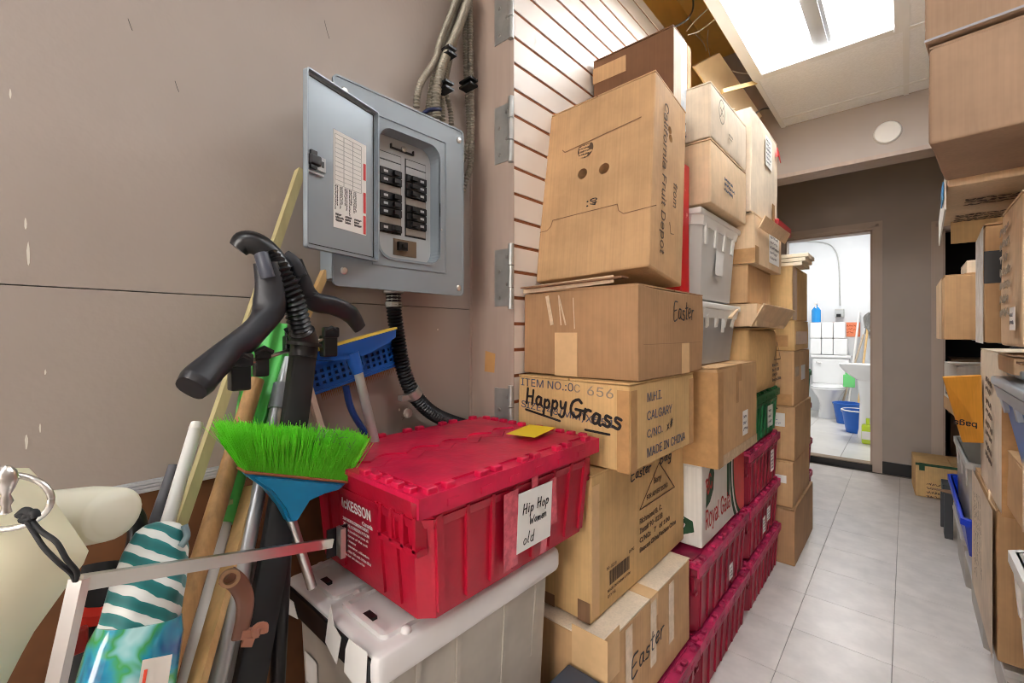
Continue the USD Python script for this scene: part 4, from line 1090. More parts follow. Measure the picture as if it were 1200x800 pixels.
# green mop: fluted head, grip, white tube
hd = [at(326, 380, x=-.985), at(312, 440, x=-.965), at(298, 490, x=-.94)]
gp0, gp1 = at(284, 530, x=-.915), at(264, 598, x=-.875)
a, b = pole_line((264, 598), -.875, (221, 800), -.765)
p = xstart('green_mop', 'lime green fluted mop head with green grip on a white tube', 'mop', b)
n_ = 40
rings = []
for q, ra, rb in zip(spline(hd + [gp0], 6), np.interp(np.linspace(0, 1, 19), [0, .1, .6, 1], [.046, .05, .036, .019]), np.interp(np.linspace(0, 1, 19), [0, 1], [.014, .017])):
    t_ = gp1 - hd[0]; t_ /= np.linalg.norm(t_)
    s = np.cross(t_, (1, 0, 0)); s /= np.linalg.norm(s); u_ = np.cross(s, t_)
    rings.append([q + s * ra * math.cos(f) * (1 + 0 * f) + u_ * (rb * math.sin(f) + .004 * math.cos(f * 10)) for f in np.linspace(0, 2 * np.pi, n_ * 2, endpoint=False)])
part('mop_head', loft(rings), LIME, p, smooth=40, world=True)
part('grip', cat(sweep(spline([gp0, gp1], 6), [.017, .0175, .018, .018, .0185, .0185, .019]), sweep([gp1, gp1 + (gp1 - gp0) / np.linalg.norm(gp1 - gp0) * .02], .0205, n=14)), LIME, p, smooth=40, world=True)
part('tube', rod(b, gp1, .014), WPOLE, p, smooth=40, world=True)
q = gp1 + (gp0 - gp1) * .15
part('badge', B(*(q + [.017, -.006, 0]), .006, .016, .016), M('gold_sticker', (176, 190, 120), .4), p, world=True)
a, b = pole_line((295, 570), -.87, (231, 800), -.745)
solo('wood_stick', bar(b, a, .012, .024, up=(1, .4, 0)), W_SLAT, 'pale square wood slat behind the brown hook', 'wood slat')
a, b = pole_line((337, 420), -.965, (255, 800), -.745)
p = xstart('aluminium_pole', 'silver telescopic pole with grey collar in front of the lime mop head', 'pole', b)
part('tube', rod(b, a + (b - a) * .06, .0125), ALU, p, smooth=40, world=True)
part('upper_tube', rod(a, a + (b - a) * .09, .0105), ALU, p, smooth=40, world=True)
part('collar', rod(a + (b - a) * .045, a + (b - a) * .085, .016), M('grey_collar', (140, 144, 150), .4), p, smooth=40, world=True)
a, b = pole_line((296, 650), -.85, (272, 800), -.79)
solo('aluminium_pole', rod(b, a, .009), ALU, 'thin silver tube low down between the pale slat and black wand', 'pole', smooth=40)
# vacuum wand and hose
top = at(357, 402, x=-.862)
mid = at(344, 500, x=-.86)
low = at(292, 800, x=-.76)
p = xstart('vacuum_hose', 'glossy black vacuum handle with ribbed hose and flat black wand', 'vacuum hose', (*low[:2], 0))
end = low + (low - at(318, 665, x=-.80)) / abs((low - at(318, 665, x=-.80))[2]) * low[2]
part('wand', sweep(spline([top, mid, at(323, 640, x=-.805), low, end], 6), .017, .024, n=12, up=(0, .6, 0), power=3), DARK_RUB, p, smooth=40, world=True)
hs = spline([at(314, 300, x=-.85), at(327, 318, x=-.835), at(343, 350, x=-.83), at(352, 385, x=-.845), at(357, 402, x=-.86)], 8)
part('ribbed_hose', corrugated(hs, .0185, .0085, .0022, 16), BLACK_PL, p, smooth=50, world=True)
hk = spline([at(331, 318, x=-.85), at(318, 300, x=-.855), at(303, 287, x=-.86), at(288, 284, x=-.87), at(279, 292, x=-.875)], 6)
part('handle', sweep(hk, np.interp(np.linspace(0, 1, len(hk)), [0, .4, .8, 1], [.02, .02, .0205, .016]), n=16), BLACK_PL, p, smooth=50, world=True)
part('cuff', cat(sweep([at(353, 388, x=-.85), top, at(355, 418, x=-.86)], [.024, .025, .025], n=18), sweep([at(357, 401, x=-.862), at(356.5, 405, x=-.862)], .032, n=18)), BLACK_PL, p, smooth=40, world=True)
part('trigger', sweep(spline([at(334, 300, x=-.86), at(344, 308, x=-.85), at(352, 324, x=-.845)], 5), .009, .013, n=10), BLACK_SAT, p, smooth=40, world=True)
a, b = pole_line((333, 650), -.8, (325, 800), -.77)
solo('black_tube', rod(b, a, .012), BLACK_PL, 'thin black tube low beside the vacuum wand', 'tube', smooth=40)
# black clip hanger over the hose
p = T('clip_hanger', 'wide black plastic suit hanger with two clips on a chrome bar', 'clothes hanger', at(320, 400, x=-.86))
left = spline([at(312, 308, x=-.835), at(317, 338, x=-.835), at(314, 366, x=-.835), at(294, 392, x=-.83), at(262, 418, x=-.825), at(238, 440, x=-.81), at(224, 455, x=-.80)], 6)
k = len(left)
part('arm', sweep(left, np.interp(np.linspace(0, 1, k), [0, .3, .6, .9, 1], [.018, .022, .02, .026, .022]), np.interp(np.linspace(0, 1, k), [0, .25, .4, .8, .95, 1], [.02, .027, .025, .027, .03, .024]), n=16, up=(.35, .5, .8), power=2.6), BLACK_SAT, p, smooth=45, world=True)
right = spline([at(344, 306, x=-.90), at(354, 330, x=-.905), at(366, 352, x=-.91), at(390, 358, x=-.915), at(410, 368, x=-.92), at(422, 385, x=-.92)], 6)
k = len(right)
part('arm', sweep(right, .016, np.interp(np.linspace(0, 1, k), [0, .3, .8, 1], [.014, .02, .02, .01]), n=16, up=(.35, -.4, .8), power=2.6), BLACK_SAT, p, smooth=45, world=True)
part('neck', sweep(spline([at(311, 305, x=-.84), at(318, 325, x=-.84), at(330, 345, x=-.87), at(340, 330, x=-.885), at(350, 315, x=-.9)], 5), .013, .013, n=12), BLACK_SAT, p, smooth=45, world=True)
part('hook_socket', sweep(spline([at(306, 298, x=-.82), at(310, 312, x=-.815), at(314, 325, x=-.815)], 4), .011, .014, n=12), M('grey_socket', (70, 74, 86), .4), p, smooth=45, world=True)
cb0, cb1 = at(256, 437, x=-.815), at(392, 393, x=-.915)
part('clip_bar', rod(cb0, cb1, .0035, 8), CHROME, p, smooth=True, world=True)
for t_, lab in ((.14, 1), (.3, 0), (.6, 0), (.93, 1)):
    q = cb0 + (cb1 - cb0) * t_
    if t_ == .6:
        q = q + np.array([-.03, 0, .02])
    s_ = .75 if not lab else 1
    part('clip', cat(rbox(.026 * s_, .03 * s_, .045 * s_, .004, 1).apply_translation(q - [0, 0, .04 * s_]), rbox(.014 * s_, .034 * s_, .022 * s_, .004, 1).apply_translation(q + [.01, 0, .0]), sweep([q + [.012, -.014, .012], q + [.016, .0, .02], q + [.012, .014, .012]], .005, n=8)), BLACK_PL, p, smooth=40, world=True)
# blue floor squeegee head up, with perforated dust comb behind
YEL = M('yellow_foam', (226, 200, 84), .7)
p = T('blue_broom', 'blue sweeping head with yellow edge held upside down on a grey handle', 'broom', at(437, 510, x=-.96))
e0, e1 = at(361, 411, x=-.93), at(459, 384, x=-.965)
ax = e1 - e0; ln = np.linalg.norm(ax); ax /= ln; dn = np.array([.1, 0, -1.0]); dn -= ax * (dn @ ax); dn /= np.linalg.norm(dn); nv = np.cross(ax, dn)
HF = np.eye(4); HF[:3, 0], HF[:3, 1], HF[:3, 2], HF[:3, 3] = ax, dn, nv, e0
if nv[0] < 0:
    nv = -nv
prof = Polygon([(0, .004), (ln, .004), (ln * .97, .024), (ln * .8, .034), (ln * .6, .041), (ln * .42, .043), (ln * .2, .035), (ln * .03, .022)])
part('head', moved(cat(ext(prof, .03), ext(prof.buffer(-.006), .036)), HF @ trimesh.transformations.translation_matrix((0, 0, -.015))), BLUE_PL, p, smooth=30, world=True)
part('yellow_edge', moved(ext(sbox(-.002, 0, ln + .002, .005), .034), HF @ trimesh.transformations.translation_matrix((0, 0, -.017))), YEL, p, world=True)
sk0, sk1 = at(412, 414, x=-.935), at(420, 437, x=-.93)
part('socket', sweep([sk0, (sk0 + sk1) / 2, sk1], [.016, .0145, .013], n=16), BLUE_PL, p, smooth=40, world=True)
hb = at(437, 508, x=-.915); hb = sk1 + (hb - sk1) * 1.0
fl_ = sk1 + (hb - sk1) * ((.0 - sk1[2]) / (hb - sk1)[2]) if False else hb + (hb - sk1) * .6
part('handle', rod(sk1, fl_, .0105), ALU, p, smooth=40, world=True)
p = T('perforated_comb', 'blue perforated dustpan comb with brown bristles against the wall', 'dust comb', at(420, 440, x=-1.0))
c0, c1, c2 = at(360, 440, x=-1.0), at(461, 408, x=-1.005), at(366, 460, x=-1.0)
ax = c1 - c0; ln = np.linalg.norm(ax); ax /= ln
HF = frame(at(365, 461, x=-.995), ax, (0, 0, 1))
h_ = .062
plate = sbox(0, 0, ln, h_).difference(unary_union([sbox(x, y, x + .0085, y + .008) for y in (.012, .026, .04) for x in np.arange(.012, ln - .015, .0165)]))
part('comb_plate', moved(ext(plate, .005), HF), BLUE_PL, p, world=True)
part('edge', moved(cat(ext(sbox(0, -.004, ln, .002), .009), ext(sbox(0, h_ - .002, ln, h_ + .012), .012)), HF), BLUE_PL, p, world=True)
part('backing', moved(ext(sbox(.004, .006, ln - .004, h_), .001), HF @ trimesh.transformations.translation_matrix((0, 0, -.004))), M('navy_shadow_plastic', (20, 52, 104), .5), p, world=True)  # darker blue sheet stands for the shade behind the comb holes
br = [moved(trimesh.creation.cone(.002, .022, sections=4), HF @ np.array([[1, 0, 0, x], [0, 0, -1, -.004], [0, 1, 0, .003], [0, 0, 0, 1]], float)) for x in np.arange(.02, ln - .01, .0045)]
part('bristles', cat(br), M('brown_bristle', (150, 104, 60), .7), p, kind='stuff', world=True)
part('handle', sweep(spline([at(405, 452, x=-.98), at(412, 480, x=-.975), at(428, 508, x=-.96), at(438, 530, x=-.955)], 5), .007, .011, n=10), M('dark_blue_handle', (24, 64, 140), .4), p, smooth=40, world=True)
a, b = at(358, 440, x=-.975), at(384, 530, x=-.93)
solo('thin_handle', bar(a + (b - a) * 1.4, a, .012, .014, up=(1, 0, 0)), M('pink_beige_paint', (198, 170, 152), .5), 'thin beige handle leaning right behind the red tote', 'handle')
# green broom, bristles up
p = T('green_broom', 'bright green bristle broom standing upside down on a blue head', 'broom', at(350, 600, x=-.83))
r0, r1 = at(283, 551, x=-.80), at(401, 563, x=-.80)
ax = r1 - r0; ln = np.linalg.norm(ax); ax /= ln
upv = np.array([0, 0, 1.0]); upv -= ax * (upv @ ax); upv /= np.linalg.norm(upv); ov = np.cross(ax, upv)
HF = np.eye(4); HF[:3, 0], HF[:3, 1], HF[:3, 2], HF[:3, 3] = ax, upv, ov, r0
TEAL = M('teal_blue_plastic', (20, 128, 176), .35, var=.05)
prof = Polygon([(0, 0), (ln, 0), (ln * .93, -.014), (ln * .8, -.022), (ln * .66, -.036), (ln * .6, -.07), (ln * .52, -.072), (ln * .42, -.05), (ln * .26, -.026), (ln * .08, -.01)])
part('head', moved(cat(ext(prof, .034), ext(prof.buffer(-.006).buffer(.002), .042)), HF @ trimesh.transformations.translation_matrix((0, 0, -.017))), TEAL, p, smooth=30, world=True)
part('base_strip', moved(rbox(ln * 1.02, .005, .04, .002, 1), HF @ trimesh.transformations.translation_matrix((ln / 2, .001, -.02))), M('rust_strip', (164, 96, 60), .6), p, world=True)
BR = M('green_bristle', (158, 255, 84), .5, translucent=.5, var=.2, scale=30)
vs, fs = [], []
rg = np.random.default_rng(3)
for i in range(7000):
    u, w_ = rg.random(), rg.random() - .5
    base = np.array([u * ln, .002, w_ * .036])
    tip = base + np.array([-.053 * (1 - u) + .01 * u + rg.normal(0, .004), .06 + .024 * u + rg.normal(0, .004), w_ * .035 + rg.normal(0, .005)])
    if rg.random() < .05:
        tip += rg.normal(0, .008, 3)
    midp = (base + tip) / 2 + rg.normal(0, .0015, 3)
    for q, r_ in ((base, .0009), (midp, .0008), (tip, .0006)):
        for a_ in (0, 2.1, 4.2):
            vs.append(q + np.array([math.cos(a_) * r_, 0, math.sin(a_) * r_]))
    o = 9 * i
    for s_ in (0, 3):
        for j in range(3):
            j2 = (j + 1) % 3
            fs += [(o + s_ + j, o + s_ + j2, o + s_ + 3 + j2), (o + s_ + j, o + s_ + 3 + j2, o + s_ + 3 + j)]
core = rbox(ln * .94, .034, .036, .006, 2, .002).apply_transform(np.array([[1, 0, 0, ln * .5], [0, 0, 1, .0], [0, -1, 0, 0], [0, 0, 0, 1]], float))
part('bristles', moved(trimesh.Trimesh(np.array(vs), np.array(fs), process=False), HF), BR, p, kind='stuff', world=True)
DUST = M('grey_lint', (150, 160, 130), .9, translucent=.2)
lint = []
for i in range(130):
    c_ = np.array([ln * rg.uniform(.5, .95), rg.uniform(.062, .078), rg.uniform(-.02, .034)])
    lint.append(sweep(spline([c_ + rg.normal(0, .006, 3) for _ in range(4)], 3), .0005, n=3))
part('lint', moved(cat(lint), HF), DUST, p, kind='stuff', world=True)
h0, h1 = at(338, 598, x=-.80), at(362, 676, x=-.80)
part('handle', rod(h0, h1 + (h1 - h0) * .15, .0085), CHROME, p, smooth=40, world=True)
# brown hook
p = T('brown_hook', 'brown plastic hanger hook with copper clip resting on the poles', 'hook', at(285, 740, x=-.70))
BRN = M('brown_plastic', (128, 84, 66), .35, var=.06, coat=.3)
hk = spline([at(266, 674, x=-.71), at(279, 684, x=-.708), at(287, 702, x=-.706), at(286, 722, x=-.706), at(280, 748, x=-.706)], 6)
part('arm', sweep(hk, .005, np.interp(np.linspace(0, 1, len(hk)), [0, .3, .6, 1], [.013, .0125, .0115, .010]), n=14, up=(0, .8, .5), power=2.6), BRN, p, smooth=45, world=True)
q = at(269, 676, x=-.704)
part('eye', moved(ext(Point(0, 0).buffer(.0125).difference(Point(0, 0).buffer(.008)), .006), frame(q, (.2, 1, 0), (0, 0, 1))), M('copper_ring', (186, 146, 112), .3, metal=.6), p, smooth=30, world=True)
part('clip', cat(bar(at(283, 743, x=-.704), at(304, 740, x=-.70), .008, .012), bar(at(284, 751, x=-.704), at(297, 751, x=-.70), .008, .012), sweep(spline([at(300, 745, x=-.70), at(300, 735, x=-.695), at(309, 733, x=-.695), at(309, 741, x=-.695)], 4), .006, .004, n=8)), M('copper_plastic', (170, 112, 88), .35), p, smooth=30, world=True)

# ------------------------------------------------------------------ striped umbrella in a plastic sleeve
ua, ub = at(191, 614, x=-.72), at(142, 830, x=-.68)
p = T('folded_umbrella', 'folded teal and white striped umbrella in a clear floral sleeve', 'umbrella', (*ub[:2], 0))
AXU = (ub - ua) / np.linalg.norm(ub - ua)
UM = usdkit.material(stage, '/World/Looks/umbrella_cloth', {
    'tc': ('texture_coordinate', {}), 'mp': ('mapping', {'rotation': (.75, .3, .35), 'scale': (1, 1, 1)}),
    'w': ('wave_texture', {'wave_type': 'bands', 'bands_direction': 'z', 'scale': 16.0, 'distortion': 1.2, 'detail': 1, 'detail_scale': 3}),
    'r': ('rgb_ramp', {'ramp': [(0, lin((12, 108, 110))), (.6, lin((18, 128, 126))), (.65, lin((226, 230, 226))), (1, lin((236, 238, 234)))]}),
    'p': ('principled_bsdf', {'roughness': .6, 'sheen_weight': .3})},
    [('tc.object', 'mp.vector'), ('mp.vector', 'w.vector'), ('w.fac', 'r.fac'), ('r.color', 'p.base_color')], surface='p.BSDF')
SLV = usdkit.material(stage, '/World/Looks/floral_sleeve', {
    'tc': ('texture_coordinate', {}), 'n': ('noise_texture', {'scale': 13, 'detail': 3, 'distortion': .6}),
    'r': ('rgb_ramp', {'ramp': [(0, lin((8, 60, 96))), (.36, lin((16, 92, 150))), (.47, lin((40, 160, 190))), (.53, lin((70, 170, 90))), (.58, lin((130, 205, 205))), (.66, lin((180, 225, 225))), (1, lin((30, 120, 130)))]}),
    'p': ('principled_bsdf', {'roughness': .12, 'coat_weight': .8, 'coat_roughness': .08})},
    [('tc.object', 'n.vector'), ('n.fac', 'r.fac'), ('r.color', 'p.base_color')], surface='p.BSDF')
L_ = np.linalg.norm(ub - ua)


def uring(t, r, wob, n=40, seed=0):
    q = ua + AXU * t
    s = np.cross(AXU, (1, 0, 0)); s /= np.linalg.norm(s); u_ = np.cross(s, AXU)
    return [q + s * r * (1 + wob * math.sin(6 * f + seed + t * 16)) * math.cos(f) + u_ * r * .8 * (1 + wob * math.sin(6 * f + seed + t * 16)) * math.sin(f) for f in np.linspace(0, 2 * np.pi, n, endpoint=False)]


part('canopy', loft([uring(t, r, w_) for t, r, w_ in ((-.003, .008, 0), (.0, .018, .0), (.008, .027, .02), (.03, .034, .04), (.07, .038, .05), (.11, .039, .05), (.15, .039, .05), (.6, .034, .04))]), UM, p, smooth=50, world=True)
ts = L_ * .0 + .16
sl = part('sleeve', loft([uring(t, r, w_, seed=1.5) for t, r, w_ in ((.108, .041, .02), (.125, .045, .04), (.18, .048, .06), (.26, .05, .06), (.4, .047, .06), (.66, .042, .04))]), SLV, p, smooth=50, world=True)
q = ua + AXU * .33
tagf = frame(at(196, 790, x=-.632), (.35, 1, -.12), (-.1, .28, 1))
part('price_tag', moved(cat(ext(sbox(-.025, -.07, .002, .02), .0012)), tagf), M('tag_card', (214, 206, 196), .6), sl, label='pale cardboard tag', world=True)
tagf2 = tagf.copy(); tagf2[:3, 3] += tagf[:3, 2] * .0014
part('tag_print', moved(cat(ext(Polygon([(-.03, -.045), (-.002, -.03), (.002, -.012), (-.024, -.024)]), .0004), ext(sbox(-.022, -.022, -.019, .01), .0003)), tagf2), M('tag_red', (230, 76, 50), .5), sl, world=True)
p = fresh('wrist_strap', p) if False else p
part('strap', sweep(spline([at(216, 615, x=-.70), at(219, 628, x=-.695), at(212, 640, x=-.69)], 4), .004, .008, n=8), M('grey_strap', (120, 140, 146), .6), p, smooth=True, world=True)
# black umbrella with red strap and the crook behind
p = T('black_umbrella', 'folded black umbrella with red trim low behind the chrome frame', 'umbrella', (*at(100, 800, x=-.7)[:2], 0))
a, b = at(118, 660, x=-.86), at(96, 800, x=-.8); b = b + (b - a) * 1.2
b = a + (b - a) * (a[2] / (a - b)[2]) * .98
part('canopy', sweep(spline([a, a + (b - a) * .2, a + (b - a) * .5, b], 4), np.interp(np.linspace(0, 1, 13), [0, .2, .6, 1], [.02, .026, .027, .01]), n=12), DARK_RUB, p, smooth=50, world=True)
part('red_band', sweep([at(110, 712, x=-.815), at(106, 723, x=-.815)], [.0285, .029], n=14), M('red_band', (226, 50, 36), .5), p, smooth=40, world=True)
part('red_clip', rbox(.012, .016, .03, .003, 1).apply_translation(at(93, 764, x=-.77)), M('dark_red_clip', (150, 30, 26), .4), p, world=True)
solo('crook_handle', sweep(spline([at(140, 598, x=-.93), at(152, 599, x=-.93), at(160, 610, x=-.925), at(161, 630, x=-.92), at(155, 655, x=-.915), at(148, 690, x=-.91), at(132, 800, x=-.88), at(118, 880, x=-.86)], 6), .0135, n=14), BLACK_PL, 'curved black crook handle behind the cream form', 'cane', smooth=True)
a, b = pole_line((132, 660), -.93, (108, 800), -.9)
solo('brown_stick', bar(b, a, .03, .02, up=(1, 0, 0)), M('dark_brown_wood', (66, 42, 30), .6), 'dark brown stick behind the black umbrella', 'stick')

# ------------------------------------------------------------------ chrome frame bar
p = T('chrome_rail', 'flat chrome garment rail frame with a clip end across the poles', 'garment rail', (*at(60, 830, d=.42)[:2], 0))
c0, c1 = at(92, 683, d=.44), at(388, 636, d=.76)
part('rail', bar(c0, c1, .009, .0145), CHROME, p, world=True)
lg = at(66, 800, d=.425); lg2 = c0 + (lg - c0) * (c0[2] / (c0 - lg)[2])
part('leg', bar(c0 + (c0 - lg) * .05, lg2, .009, .0145, up=(1, .8, 0)), CHROME, p, world=True)
q = at(391, 635, d=.765)
ce_ = part('clip', cat(bar(q + [-.0, -.012, 0], q + [0, .025, 0], .004, .048)), BLACK_PL, p, label='black end clip', world=True)
cl0 = at(398, 634, d=.76)
part('clip_plate', cat(bar(cl0 + [-.006, 0, 0], cl0 + [.006, 0, 0], .006, .05), bar(cl0 + [.007, -.0, 0], cl0 + [.013, .0, 0], .009, .05)), CHROME, ce_, world=True)

# ------------------------------------------------------------------ cream display torso at the left edge
CREAM = M('cream_plastic', (252, 246, 216), .4, translucent=.12, var=.04, scale=4)
IVORY = M('ivory_plastic', (250, 247, 228), .35, translucent=.12, var=.03, scale=4)
p = T('display_torso', 'cream plastic hanging display torso with metal ring at the left edge', 'display form', at(20, 800, d=.45))
rowsY = [548, 562, 590, 618, 645, 660, 690, 715, 740, 765, 800, 840]
edge = [34, 48, 66, 86, 104, 98, 76, 58, 40, 26, 8, -6]
rings = []
for y, e in zip(rowsY, edge):
    l = -190
    R = []
    for t in np.linspace(0, 1, 13):
        x = l + (e - l) * t
        dd_ = .47 - .075 * math.sin(math.pi * (.12 + .86 * t)) ** .8 + .0001 * (y - 550)
        R.append(at(x, y, d=dd_))
    back = [at(l + (e - l) * t, y, d=.474 - .075 * math.sin(math.pi * (.12 + .86 * t)) ** .8 + .0001 * (y - 550)) for t in np.linspace(1, 0, 13)]
    rings.append(R + back)
part('shell', loft(rings), CREAM, p, smooth=50, world=True)
sh = spline([at(30, 612, d=.55), at(70, 608, d=.545), at(104, 604, d=.54), at(130, 602, d=.535), at(141, 604, d=.53)], 5)
part('shoulder', sweep(sh, np.interp(np.linspace(0, 1, len(sh)), [0, .5, .8, .94, 1], [.036, .036, .032, .022, .006]), np.interp(np.linspace(0, 1, len(sh)), [0, .5, .8, .94, 1], [.036, .034, .030, .021, .005]), n=24, up=(0, 0, 1)), IVORY, p, smooth=50, world=True)
rc = at(5, 588, d=.41); ru = np.array([CY, SY, 0.]) * .98 + np.array([-SY, CY, 0]) * .2
ring = [rc + ru * .0365 * math.cos(f) + np.array([0, 0, .025]) * math.sin(f) for f in np.linspace(0, 2 * np.pi, 41)]
part('metal_ring', sweep(ring, .0028, n=10, up=(-.3, .95, .01)), CHROME, p, smooth=True, world=True)
fq = at(7, 572, d=.40)
part('finial', cat(moved(lathe([(.0, -.024), (.004, -.022), (.003, -.016), (.005, -.012), (.003, -.006), (.006, 0), (.0085, .008), (.007, .015), (.003, .02), (0, .021)], 14), frame(fq, (1, 0, 0), (0, 1, 0)))), CHROME, p, smooth=50, world=True)
cdp = p
part('cord', sweep(spline([at(28, 606, d=.395), at(40, 624, d=.385), at(52, 642, d=.382), at(70, 660, d=.384), at(84, 672, d=.39), at(88, 680, d=.395)], 6), .0021, n=8), DARK_RUB, cdp, smooth=True, world=True)
part('cord', sweep(spline([at(36, 608, d=.395), at(48, 622, d=.385), at(66, 635, d=.382), at(78, 655, d=.384), at(90, 670, d=.39), at(89, 680, d=.395)], 6), .0021, n=8), DARK_RUB, cdp, smooth=True, world=True)
part('cord_knot', cat([sweep(spline([at(30 + dx, 602 + dy, d=.393) for dx, dy in pts], 4), .0034, n=8) for pts in ([(-8, 2), (0, -4), (8, 2), (4, 8), (-4, 6)], [(-4, 8), (2, 2), (10, -2), (12, 4)], [(-6, -2), (0, 5), (8, 6)])]), DARK_RUB, cdp, smooth=True, world=True)

# ------------------------------------------------------------------ right-hand shelves of boxes
BK = M('black_band', (34, 32, 32), .5)
SHELF = M('shelf_steel', (150, 146, 140), .5, metal=.4, var=.1)
R1 = .62
# high shelf near the viewer
b = carton('large brown carton overhead at the right edge, lower of two', .047, .507, 1.071, 1.371, 1.52, 1.695, C_GREYB, rz=-7, tape=None, bulge=.006, jit=.003)
b = carton('large brown carton overhead at the right edge, upper of two', .042, .507, 1.065, 1.371, 1.70, 2.2, C_GREYB, rz=-7, tape=None, bulge=.006, jit=.003)
b.strip('front', .0, .0, .46, .004, M('grey_film', (150, 146, 150), .3), ang=0)
b = carton('shallow carton with scribbled underside and hanging flap below the overhead cartons', .075, .5, 1.43, 1.95, 1.515, 1.55, C_PALE, tape=None, rz=-1)
b.put('under', .03, .16, scrawl(.2, 4, .03, 31, .006), INK_BROWN, 'scribble'); b.put('under', .04, .36, scrawl(.18, 3, .03, 32, .006), INK_BROWN, 'scribble')
part('flap', bar((-.19, .2, -.03), (-.05, .2, -.03), .004, .07), C_YEL, b.path)
part('flap', bar((-.215, -.25, -.01), (-.215, .2, -.03), .003, .075), C_WHITE, b.path, label='white outer flap')
part('blue_label', bar((-.2185, -.24, .0), (-.2185, -.13, .0), .002, .04), M('sky_blue_print', (60, 140, 196), .5), b.path)
b = carton('tall pale carton bound with torn tape at the right edge, eye level', .145, .55, 1.12, 1.33, 1.155, 1.42, C_PALE, rz=0, tape=None, bulge=.004)
b.sticker('front', .04, .09, .1, .17, rows=0); b.put('left', .03, .22, scrawl(.12, 7, .026, 33, .004), INK_FADE, 'faded_print'); b.sticker('left', .14, .03, .05, .04, rows=2, seed=3)
b = carton('carton with broad black tape band and white wrinkled film edge', .14, .5, 1.5, 1.76, 1.155, 1.435, C_TAN, rz=-2, tape=None)
b.strip('front', .0, .14, .36, .075, BK, 'black_tape', label='black tape band'); b.strip('left', .0, .0, .255, .275, M('wrinkled_film', (238, 234, 222), .25, col2=(206, 194, 170), scale=24, bump=.4, bscale=40), 'wrapping_film')
b = carton('small plain carton sticking out into the aisle on the right', .105, .42, 2.3, 2.85, 1.155, 1.395, C_TAN, rz=0, tape=None)
b.strip('left', .02, .0, .4, .24, C_PALE, 'torn_label'); part('flap', bar((-.1, -.2, .245), (.14, -.2, .255), .06, .004), C_TAN, b.path)  # light on the aisle side painted in as a paler strip
b = carton('cream carton scraps behind the small plain carton on the right', .2, .45, 2.8, 3.1, 1.3, 1.5, C_CREAM, tape=None)
# shelf boards
sh1 = T('storage_rack', 'steel shelving rack holding the cartons on the right of the aisle', 'shelving rack', (.7, 2.0, 0))
for z in (1.135, 1.545):
    part('shelf_board', BB(.3 if z < 1.3 else .58, 1.04, 1.0, 3.9, z, z + .018), SHELF, sh1, world=True)
for y in (1.02, 2.45, 3.88):
    for x in (.69, 1.02):
        part('upright', BB(x - .015, x + .015, y - .015, y + .015, 0, 2.5), SHELF, sh1, world=True)
# middle row below
b = carton('opened flat carton with brown flaps just above the grey bin lid', .18, .5, 1.5, 1.72, 1.085, 1.13, C_PALE, tape=None, jit=.005)
part('flap', bar((-.16, -.18, .03), (.12, -.19, .0), .09, .004), C_DARK, b.path)
bx = b
b = carton('tall pale carton printed with rows of characters, mid right', .2, .6, 1.85, 2.32, .665, 1.125, C_CREAM, rz=0, tape=None, jit=.004, bulge=.004)
for k in range(4):
    b.put('left', .22, .37 - .07 * k, scrawl(.15, 2, .03, 50 + k, .006), INK_BROWN, ang=-6)
b.strip('front', .0, .0, .12, .39, TAPE); b.strip('front', .12, .05, .03, .3, C_DARK, 'torn_edge')
b = carton('narrow tan carton beside the grey-lidded bin on the right', .21, .6, 1.62, 1.84, .7, .855, C_TAN, tape=TAPE, jit=.006)
b.strip('front', .0, .0, .02, .3, TAPE_C); b.strip('front', .05, .0, .03, .3, C_DARK, 'torn_edge')
gb = bin_('blue bin with ribbed grey lid at the right edge of the picture', .17, .6, 1.2, 1.73, .86, 1.075, BLUE_PL, GREY_PL, lid=True, ribs=3, taper=.8)
for k in (-.15, -.05, .05, .15):
    part('lid_block', rbox(.05, .08, .02, .005, 1).apply_translation((-.17, k * 1.2, .215)), GREY_PL, gb.path, smooth=40)
b = carton('white and brown carton with black print behind the orange paper bag', .15, .42, 2.72, 3.05, .815, 1.04, C_WHITE, tape=None, rz=4)
b.put('left', .06, .08, ink_lines([[(0, 0), (.08, 0), (.08, .06), (0, .06), (0, 0)], [(.02, .015), (.06, .015)], [(.02, .035), (.06, .035)]], .012), INK, 'printed_mark'); b.put('front', .01, .1, ink_lines([[(0, .0), (.04, .02), (.03, .07)]], .012), INK, 'printed_mark'); b.strip('left', 0, .0, .33, .06, C_TAN, 'brown_base'); b.strip('front', 0, 0, .27, .06, C_TAN, 'brown_base')
# orange paper bag, upside down print
g = T('paper_bag', 'orange paper bag with upside-down printed word hanging over the shelf edge', 'paper bag', (.2, 2.32, .76))
A0, A1, A2, A3 = at(1105, 442, y=2.3), at(1150, 440, y=2.2), at(1153, 519, y=2.2), at(1128, 518, y=2.3)
part('bag_front', loft([[q + np.array([0, dy, 0]) for q in (A3, A2, A1, A0)] for dy in (.0, .05)]), C_ORANGE, g, world=True)
q = at(1143, 493, y=2.195)
part('printed_text', moved(fit(text('bags', .03, True), .06, .026), frame(q + [0.004, -.004, .0], (-1, .42, .0), (0, 0, -1))), INK, g, world=True)
